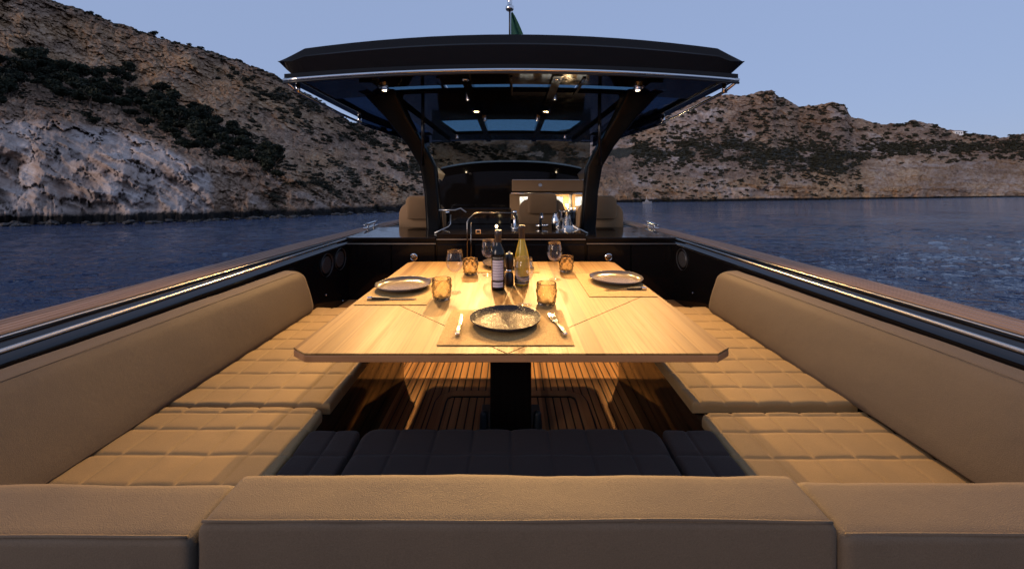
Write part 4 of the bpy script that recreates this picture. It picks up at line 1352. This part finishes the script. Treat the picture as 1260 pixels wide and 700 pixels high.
quilted('seat_cushion', -.452, .452, .72, 1.262, SEAT_Z + .004, .115, [-.339, -.226, -.113, 0, .113, .226, .339], [1.14, 1.03, .92], 'charcoal_fabric',
        'wide charcoal quilted cushion in the middle of the aft seat', 'seat cushion', 'charcoal aft seat cushions', corner=(0, 0, .05, .05), seed=31)

def wrinkle(me, amp, sc, seed):
    co = np.zeros(len(me.vertices) * 3); me.vertices.foreach_get('co', co); co = co.reshape(-1, 3)
    n = np.zeros(len(me.vertices) * 3); me.vertices.foreach_get('normal', n); n = n.reshape(-1, 3)
    w = fbm(co[:, 0] * sc + co[:, 2] * 3.1, co[:, 1] * sc + co[:, 2] * 2.3, 4, seed) - .5
    me.vertices.foreach_set('co', (co + n * (w * amp)[:, None]).ravel()); me.update()

def subdivide_sec(poly, m):
    out = []
    n = len(poly)
    for i in range(n):
        a, b = poly[i], poly[(i + 1) % n]
        k = m if i % 4 == 3 else 1          # only the long sides, so every section has the same count
        for q in range(k):
            out.append((a[0] + (b[0] - a[0]) * q / k, a[1] + (b[1] - a[1]) * q / k))
    return out

def bolster(name, stations, secfun, mat, label, cat, group, axis, endr=.03, seam=None, wamp=.006, seed=1, bulge=0.0):
    """secfun(s) -> polygon in the plane across the axis; ends rolled off over endr"""
    a, b = stations[0], stations[-1]
    st = []
    for k in (0, .08, .2, .4, .65, 1.0): st.append((a + endr * k, k))
    st += [(v, 1.0) for v in stations[1:-1]]
    for k in (1.0, .65, .4, .2, .08, 0): st.append((b - endr * k, k))
    secs = []
    for v, k in st:
        poly = secfun(v)
        cx = sum(p[0] for p in poly) / len(poly); cz = sum(p[1] for p in poly) / len(poly)
        off = (1 - math.sqrt(max(0, 1 - (1 - k) ** 2))) * endr
        ring = []
        for p in poly:
            d = math.hypot(p[0] - cx, p[1] - cz)
            q = max(0, d - off) / d
            x, z = cx + (p[0] - cx) * q, cz + (p[1] - cz) * q
            if axis == 'y': ring.append((x, v, z))
            else: ring.append((v, x, z))
        secs.append(ring)
    mb = MB().loft(secs)
    o = mb.build(name, mat, None, auto=50)
    wrinkle(o.data, wamp, 7, seed)
    return tag(o, label, cat, group)

for s in (-1, 1):
    def sec(y, s=s):
        xb = 1.17 - .024 * (y - 1.0)
        xcr = np.interp(y, [.6, 1.07, 2.38], [1.40, 1.355, 1.208])
        xt = xcr + .092
        poly = [(xb, -.785), (xcr - .022, -.565), (xcr + .012, -.545), (xt, -.538), (xt + .0, -.62), (xb + .13, -.785)]
        poly = round_poly(poly, [.03, .05, .015, .02, .02, .02], 3)
        poly = subdivide_sec(poly, 7)
        # belly of the stuffed front
        out = []
        for x, z in poly:
            if x < xb + .9 * (z + .785) + .03:
                k = max(0, 1 - abs((z + .68) / .12) ** 2)
                x -= .012 * k
            out.append((s * x, z))
        return out if s > 0 else out[::-1]
    bo = bolster('side_bolster', frange(.70, 2.37, 40), sec, 'tan_fabric', 'long tan backrest bolster along the %s coaming' % ('port' if s < 0 else 'starboard'), 'backrest', 'long side bolsters', 'y', endr=.05, seed=40 + s)
    # welt along the crease
    pts = [(s * (float(np.interp(y, [.6, 1.07, 2.38], [1.40, 1.355, 1.208])) + .006), y, -.5465) for y in frange(.76, 2.31, 30)]
    MB().tube(pts, .0010, 6).build('welt', 'tan_fabric', bo, smooth=True)

def aft_bolster(x0, x1, zt, label, seed, near, far):
    def sec(x):
        poly = [(near - .012, zt - .30), (near, zt - .004), (far, zt), (far + .03, zt - .30)]
        return subdivide_sec(round_poly(poly, [.02, .009, .016, 0.02], 3), 6)
    o = bolster('aft_bolster', frange(x0, x1, 44), sec, 'tan_fabric', label, 'backrest', 'aft backrest bolsters', 'x', endr=.014, seed=seed, wamp=.0065)
    MB().tube([(x, near + .005 + .0012 * math.sin(x * 14 + seed), zt - .0025 + .001 * math.sin(x * 9)) for x in frange(x0 + .006, x1 - .006, 40)], .0022, 6).build('welt', 'tan_fabric', o, smooth=True)
    for xx in (x0 + .012, x1 - .012):
        MB().tube([(xx, y, zt - .008) for y in frange(near + .012, far - .012, 6)], .003, 6).build('welt', 'tan_fabric', o, smooth=True)
    return o
aft_bolster(-.456, .474, -.50, 'middle tan backrest bolster of the aft seat, nearest the camera', 61, .588, .690)
aft_bolster(-1.36, -.459, -.516, 'tan backrest bolster in the port aft corner', 62, .580, .690)
aft_bolster(.478, 1.36, -.514, 'tan backrest bolster in the starboard aft corner', 63, .582, .694)

# ------------------------------------------------------------------ table
TZ = -.56
TN, TF = 1.284, 2.668
table = tag(empty('dining_table', (0, 1.976, DECK)), 'pale wooden folding table on a black pedestal in the cockpit', 'table')
def tpart(mb, name, mat, **kw):
    mb.v = [(x, y - 1.976, z - DECK) for x, y, z in mb.v]
    return mb.build(name, mat, table, **kw)
MID = (TN + TF) / 2
wid = lambda y: .714 + (.672 - .714) * (y - TN) / (TF - TN)
A, B, C_, D = (-.012, TN), (wid(MID), MID), (-.004, TF), (-wid(MID), MID)
g = .0016
def leaf(poly):
    return MB().prism(poly, TZ - .006, TZ)
def shrink(poly, d):
    cx = sum(p[0] for p in poly) / len(poly); cyy = sum(p[1] for p in poly) / len(poly)
    out = []
    for x, y in poly:
        L = math.hypot(x - cx, y - cyy)
        out.append((x + (cx - x) / L * d, y + (cyy - y) / L * d))
    return out
tpart(leaf(shrink([A, B, C_, D], g)), 'table_top', 'table_wood', bevel=.0015)
cn, cf = .058, .03
for poly in ([A, (wid(TN) - cn, TN), (wid(TN), TN + .045), B], [B, (wid(TF), TF - .03), (wid(TF) - cf, TF), C_], [C_, (-wid(TF) + cf, TF), (-wid(TF), TF - .03), D], [D, (-wid(TN), TN + .045), (-wid(TN) + cn, TN), A]):
    tpart(leaf(shrink(poly, g)), 'folding_leaf', 'table_wood', bevel=.0018)
edge = [(-wid(TN) + cn, TN), (wid(TN) - cn, TN), (wid(TN), TN + .045), (wid(TF), TF - .03), (wid(TF) - cf, TF), (-wid(TF) + cf, TF), (-wid(TF), TF - .03), (-wid(TN), TN + .045)]
tpart(MB().prism(shrink(edge, .002), TZ - .029, TZ - .0068), 'edge_band', 'table_edge_wood', bevel=.003)
tpart(MB().prism(shrink(edge, .012), TZ - .0066, TZ - .0061), 'dark_gap_sheet', 'caulk')  # dark sheet added under the leaves so the gaps between them look dark
tpart(MB().box(-.098, .094, 1.88, 2.07, DECK + .02, TZ - .035), 'pedestal', 'black_lacquer', bevel=.012)
tpart(MB().box(-.15, .146, 1.84, 2.11, DECK + .001, DECK + .02), 'base_plate', 'black_satin', bevel=.005)
for x in (-.128, .124):
    tpart(MB().lathe([(0, DECK + .09), (.014, DECK + .09), (.018, DECK + .08), (.022, DECK + .02)], 16, x, 1.92), 'base_lever', 'rubber', smooth=True)

# ------------------------------------------------------------------ things on the table
def put(o, x, y, z=TZ + .0005, rz=0.0):
    o.location = (x, y, z); o.rotation_euler = (0, 0, rz)
    return o
MATZ = TZ + .0035
def placemat(x0, x1, y0, y1, label):
    w, h = (x1 - x0), (y1 - y0)
    o = MB().prism(round_poly([(-w / 2, -h / 2), (w / 2, -h / 2), (w / 2, h / 2), (-w / 2, h / 2)], .004, 2), 0, .0028).build('placemat', 'placemat')
    put(tag(o, label, 'placemat', 'woven placemats'), (x0 + x1) / 2, (y0 + y1) / 2)
placemat(-.247, .210, 1.343, 1.695, 'woven straw placemat under the crackled plate at the near end')
placemat(-.685, -.366, 1.765, 2.215, 'woven straw placemat on the port side of the table')
placemat(.362, .680, 1.885, 2.33, 'woven straw placemat on the starboard side of the table')
placemat(-.285, .165, 2.36, 2.645, 'woven straw placemat at the far end behind the bottles')

def plate(x, y, r, mat, label, deep=1.0):
    k = r / .135
    prof = [(0, .006), (.09 * k, .006), (.112 * k, .008), (.126 * k, .016), (.134 * k, .0245), (.1352 * k, .0255), (.1345 * k, .0215), (.122 * k, .010), (.085 * k, .002), (.08 * k, .0005), (0, .0005)]
    mb = MB().lathe(prof, 72)
    rr_ = random.Random(int(x * 1000))
    ph = rr_.uniform(0, 6)
    mb.v = [(a * (1 + .010 * math.sin(3 * math.atan2(b, a) + ph)), b * (1 + .010 * math.sin(3 * math.atan2(b, a) + ph)), c * (1 + .06 * math.sin(2 * math.atan2(b, a) + ph))) for a, b, c in mb.v]
    o = mb.build('plate', mat, None, True)
    put(tag(o, label, 'plate', 'stoneware plates'), x, y, MATZ)
plate(-.022, 1.545, .135, 'plate_crackle', 'dark rimmed stoneware plate with crackled centre at the near end')
plate(-.537, 2.03, .136, 'plate_smooth', 'taupe stoneware plate on the port side of the table')
plate(.558, 2.16, .139, 'plate_smooth', 'taupe stoneware plate on the starboard side of the table')
plate(-.045, 2.53, .135, 'plate_smooth', 'dark edged stoneware plate at the far end behind the bottles')

def knife(x, y, ang, label, z=MATZ):
    t = tag(empty('knife', (x, y, z), ang), label, 'knife', 'table knives')
    bl = [(-.004, 0), (.007, 0), (.009, .03), (.0085, .09), (.004, .118), (-.004, .125), (-.006, .11), (-.006, .0)]
    MB().prism(bl, .003, .0048).build('blade', 'steel', t, bevel=.0005)
    h = MB().loft([[(-.006, 0.002, .001), (.006, .002, .001), (.006, .002, .009), (-.006, .002, .009)], [(-.0075, -.03, 0.0005), (.0075, -.03, .0005), (.0075, -.03, .012), (-.0075, -.03, .012)], [(-.008, -.078, .0005), (.008, -.078, .0005), (.008, -.078, .013), (-.008, -.078, .013)]])
    h.build('handle', 'black_handle', t, bevel=.002)
    MB().loft([[(-.0082, -.078, .0005), (.0082, -.078, .0005), (.0082, -.078, .0132), (-.0082, -.078, .0132)], [(-.0075, -.1, .001), (.0075, -.1, .001), (.0075, -.1, .012), (-.0075, -.1, .012)]]).build('ferrule', 'steel', t, bevel=.0025)
def fork(x, y, ang, label, z=MATZ):
    t = tag(empty('fork', (x, y, z), ang), label, 'fork', 'table forks')
    hd = MB()
    hd.loft([[(-.003, 0, .005), (.003, 0, .005), (.003, 0, .008), (-.003, 0, .008)], [(-.004, .03, .004), (.004, .03, .004), (.004, .03, .006), (-.004, .03, .006)], [(-.0125, .052, .002), (.0125, .052, .002), (.0125, .052, .004), (-.0125, .052, .004)], [(-.013, .07, .002), (.013, .07, .002), (.013, .07, .004), (-.013, .07, .004)]])
    hd.build('neck', 'steel', t, auto=40)
    for k in range(4):
        cx = -.0105 + k * .007
        MB().loft([[(cx - .0022, .0695, .002), (cx + .0022, .0695, .002), (cx + .0022, .0695, .004), (cx - .0022, .0695, .004)], [(cx - .0018, .095, .004), (cx + .0018, .095, .004), (cx + .0018, .095, .006), (cx - .0018, .095, .006)], [(cx - .0008, .118, .009), (cx + .0008, .118, .009), (cx + .0008, .118, .0102), (cx - .0008, .118, .0102)]]).build('tine', 'steel', t)
    MB().loft([[(-.005, .002, .002), (.005, .002, .002), (.005, .002, .009), (-.005, .002, .009)], [(-.0075, -.03, .0005), (.0075, -.03, .0005), (.0075, -.03, .012), (-.0075, -.03, .012)], [(-.008, -.07, .0005), (.008, -.07, .0005), (.008, -.07, .013), (-.008, -.07, .013)]]).build('handle', 'black_handle', t, bevel=.002)
    MB().loft([[(-.0082, -.07, .0005), (.0082, -.07, .0005), (.0082, -.07, .0132), (-.0082, -.07, .0132)], [(-.0075, -.095, .001), (.0075, -.095, .001), (.0075, -.095, .012), (-.0075, -.095, .012)]]).build('ferrule', 'steel', t, bevel=.0025)
knife(-.192, 1.512, R(3), 'black handled knife to the left of the crackled near plate')
fork(.175, 1.505, R(8), 'black handled fork to the right of the crackled near plate')
knife(-.55, 1.835, R(-90), 'black handled knife lying beside the port plate')
fork(.57, 1.995, R(92), 'black handled fork lying in front of the starboard plate')
knife(.565, 2.305, R(90), 'black handled knife half hidden behind the starboard plate')
fork(-.53, 2.19, R(-88), 'black handled fork half hidden behind the port plate')
knife(-.215, 2.52, R(180), 'black handled knife beside the far plate')
fork(.125, 2.52, R(180), 'black handled fork beside the far plate')

# tumblers of amber moulded glass
def tumbler(x, y, label, k=1.0):
    n, seg = 22, 48
    mb = MB()
    H, Rr = .092 * k, .044 * k
    rings = []
    for i in range(n):
        v = i / (n - 1)
        z = H * v
        row = []
        for j in range(seg):
            a = 2 * math.pi * j / seg
            base = Rr * (.84 + .20 * math.sin(min(1, v * 1.6) * math.pi / 2) - .06 * v)
            dim = .0036 * math.cos(8 * a + (math.pi if int(v * 3.999) % 2 else 0)) * math.sin(v * 4 * math.pi) ** 2 * (1 if v < .93 else 0)
            row.append(((base + dim) * math.cos(a), (base + dim) * math.sin(a), z + .0005))
        rings.append(row)
    for i in range(n):
        v = 1 - i / (n - 1)
        z = .010 + (H - .010) * v
        rr2 = (Rr * (.84 + .20 * math.sin(min(1, v * 1.6) * math.pi / 2) - .06 * v)) - .0038
        rings.append([(rr2 * math.cos(2 * math.pi * j / seg), rr2 * math.sin(2 * math.pi * j / seg), z + (.0005 if v == 1 else 0)) for j in range(seg)])
    mb.loft(rings, cap=True)
    o = mb.build('tumbler', 'amber_glass', None, True)
    put(tag(o, label, 'tumbler', 'amber tumblers'), x, y)
tumbler(-.318, 1.86, 'amber glass tumbler between the port plate and the near plate')
tumbler(-.233, 2.33, 'amber glass tumbler behind the stemmed glass on the port side', .96)
tumbler(.155, 1.785, 'amber glass tumbler above the fork of the near place')
tumbler(.325, 2.40, 'amber glass tumbler beside the starboard stemmed glass', .96)

def wine_glass(x, y, label, h=.203):
    t = tag(empty('wine_glass', (x, y, TZ + .0005)), label, 'wine glass', 'stemmed wine glasses')
    k = h / .203
    outer = [(.004, .098), (.016, .101), (.030, .112), (.039, .128), (.0425, .146), (.041, .168), (.037, .188), (.0345, .203)]
    inner = [(r - .0011, z + (.002 if i < 2 else 0)) for i, (r, z) in enumerate(outer)][::-1]
    inner[0] = (outer[-1][0] - .0011, outer[-1][1])
    prof = [(r * k, z * k) for r, z in outer + inner] + [(0, .1 * k)]
    MB().lathe([(0, .097 * k)] + prof, 40).build('bowl', 'clear_glass', t, True)
    MB().lathe([(.0065 * k, .006 * k), (.0042 * k, .014 * k), (.0034 * k, .05 * k), (.0036 * k, .085 * k), (.006 * k, .097 * k)], 16).build('stem', 'clear_glass', t, True)
    MB().lathe([(0, 0), (.034 * k, 0), (.0345 * k, .0012), (.02 * k, .003), (.008 * k, .006), (0, .007)], 40).build('foot', 'clear_glass', t, True)
wine_glass(-.272, 1.955, 'stemmed wine glass on the port side next to the near amber tumbler')
wine_glass(.056, 1.765, 'stemmed wine glass in front of the yellow wine bottle', .208)
wine_glass(.236, 2.205, 'stemmed wine glass on the starboard side, tall against the black bar')
wine_glass(-.128, 2.30, 'stemmed wine glass half hidden behind the dark bottle')

# bottles
def arc_label(r, z0, z1, half, face=-math.pi / 2, n=14, e=.0006):
    mb = MB()
    for i in range(n + 1):
        a = face - half + 2 * half * i / n
        for rr_ in (r + e, r + e * 2):
            for z in (z0, z1):
                mb.v.append((rr_ * math.cos(a), rr_ * math.sin(a), z))
    for i in range(n):
        k = i * 4; q = k + 4
        mb.f += [(k + 2, q + 2, q + 3, k + 3), (k, k + 1, q + 1, q), (k + 1, k + 3, q + 3, q + 1), (k, q, q + 2, k + 2)]
    return mb
b1 = put(tag(empty('oil_bottle'), 'tall dark bottle with a white printed label on the table', 'bottle'), -.065, 2.012)
MB().lathe([(0, 0), (.030, 0), (.0335, .004), (.0335, .175), (.032, .19), (.024, .208), (.0155, .222), (.0145, .24), (.0145, .262), (0, .262)], 40).build('body', 'dark_bottle', b1, True)
MB().lathe([(.0150, .235), (.0158, .236), (.0158, .262), (.0172, .264), (.0172, .290), (.015, .294), (0, .294)], 28).build('cap', 'capsule', b1, True)
arc_label(.0335, .052, .150, .85).build('label', 'white_label', b1)
arc_label(.0335, .018, .044, .80).build('label', 'white_label', b1)
arc_label(.0335, .153, .168, .85).build('label', 'black_label', b1)
b2 = put(tag(empty('wine_bottle'), 'bottle of golden wine with grey foil neck behind the stemmed glass', 'bottle'), .055, 2.10)
MB().lathe([(0, .0), (.033, 0), (.0375, .005), (.038, .12), (.0365, .145), (.029, .178), (.0195, .215), (.0150, .238), (.0145, .285), (0, .285)], 40).build('body', 'golden_wine', b2, True)
MB().lathe([(.0152, .238), (.0158, .239), (.0155, .290), (.0172, .292), (.0172, .303), (.0155, .306), (0, .306)], 28).build('capsule', 'capsule', b2, True)
arc_label(.0378, .012, .05, 1.5).build('label', 'black_label', b2)
pm = put(tag(empty('pepper_mill'), 'black pepper mill with steel waist between the two bottles', 'pepper mill'), -.010, 2.09)
MB().lathe([(0, 0), (.021, 0), (.0235, .004), (.0235, .03), (.022, .055), (.016, .07), (0, .07)], 32).build('base', 'black_handle', pm, True)
MB().lathe([(.0162, .07), (.018, .073), (.018, .078), (.0145, .082), (0, .082)], 32).build('waist', 'steel', pm, True)
MB().lathe([(.0145, .082), (.019, .095), (.0225, .12), (.022, .15), (.018, .163), (0, .164)], 32).build('head', 'black_handle', pm, True)
MB().lathe([(0, .1642), (.008, .1642), (.008, .170), (0, .172)], 18).build('knob', 'steel', pm, True)

# ------------------------------------------------------------------ the light of the roof lamps
def lamp_light(name, p, target, watts, cone, blend=.6, r=.025, col=(1.0, .58, .21)):
    d = bpy.data.lights.new(name, 'SPOT')
    d.energy = watts; d.color = col; d.spot_size = R(cone); d.spot_blend = blend; d.shadow_soft_size = r
    o = bpy.data.objects.new(name, d); COL.objects.link(o)
    o.location = p
    o.rotation_euler = (Vector(p) - Vector(target)).to_track_quat('Z', 'Y').to_euler()
    BOAT.append(o)
for s, p in ((-1, LAMPS[0]), (1, LAMPS[1])):
    lamp_light('roof_light', p, (s * .10, .52, -.5), 310, 43, 1.0)
for s, p in ((-1, LAMPS[2]), (1, LAMPS[3])):
    lamp_light('roof_light', p, (s * .58, 1.0, -.78), 195, 67, .85)
for s, p in ((-1, LAMPS[4]), (1, LAMPS[5])):
    lamp_light('roof_light', p, (s * .28, 2.6, -1.1), 72, 76, .6)
d = bpy.data.lights.new('console_light', 'POINT'); d.energy = 3.2; d.color = (1, .72, .38); d.shadow_soft_size = .03
o = bpy.data.objects.new('console_light', d); COL.objects.link(o); o.location = (.76, 5.52, -.36); BOAT.append(o)

# ------------------------------------------------------------------ trim the boat on the water
for o in BOAT:
    o.matrix_world = M_BOAT @ o.matrix_basis
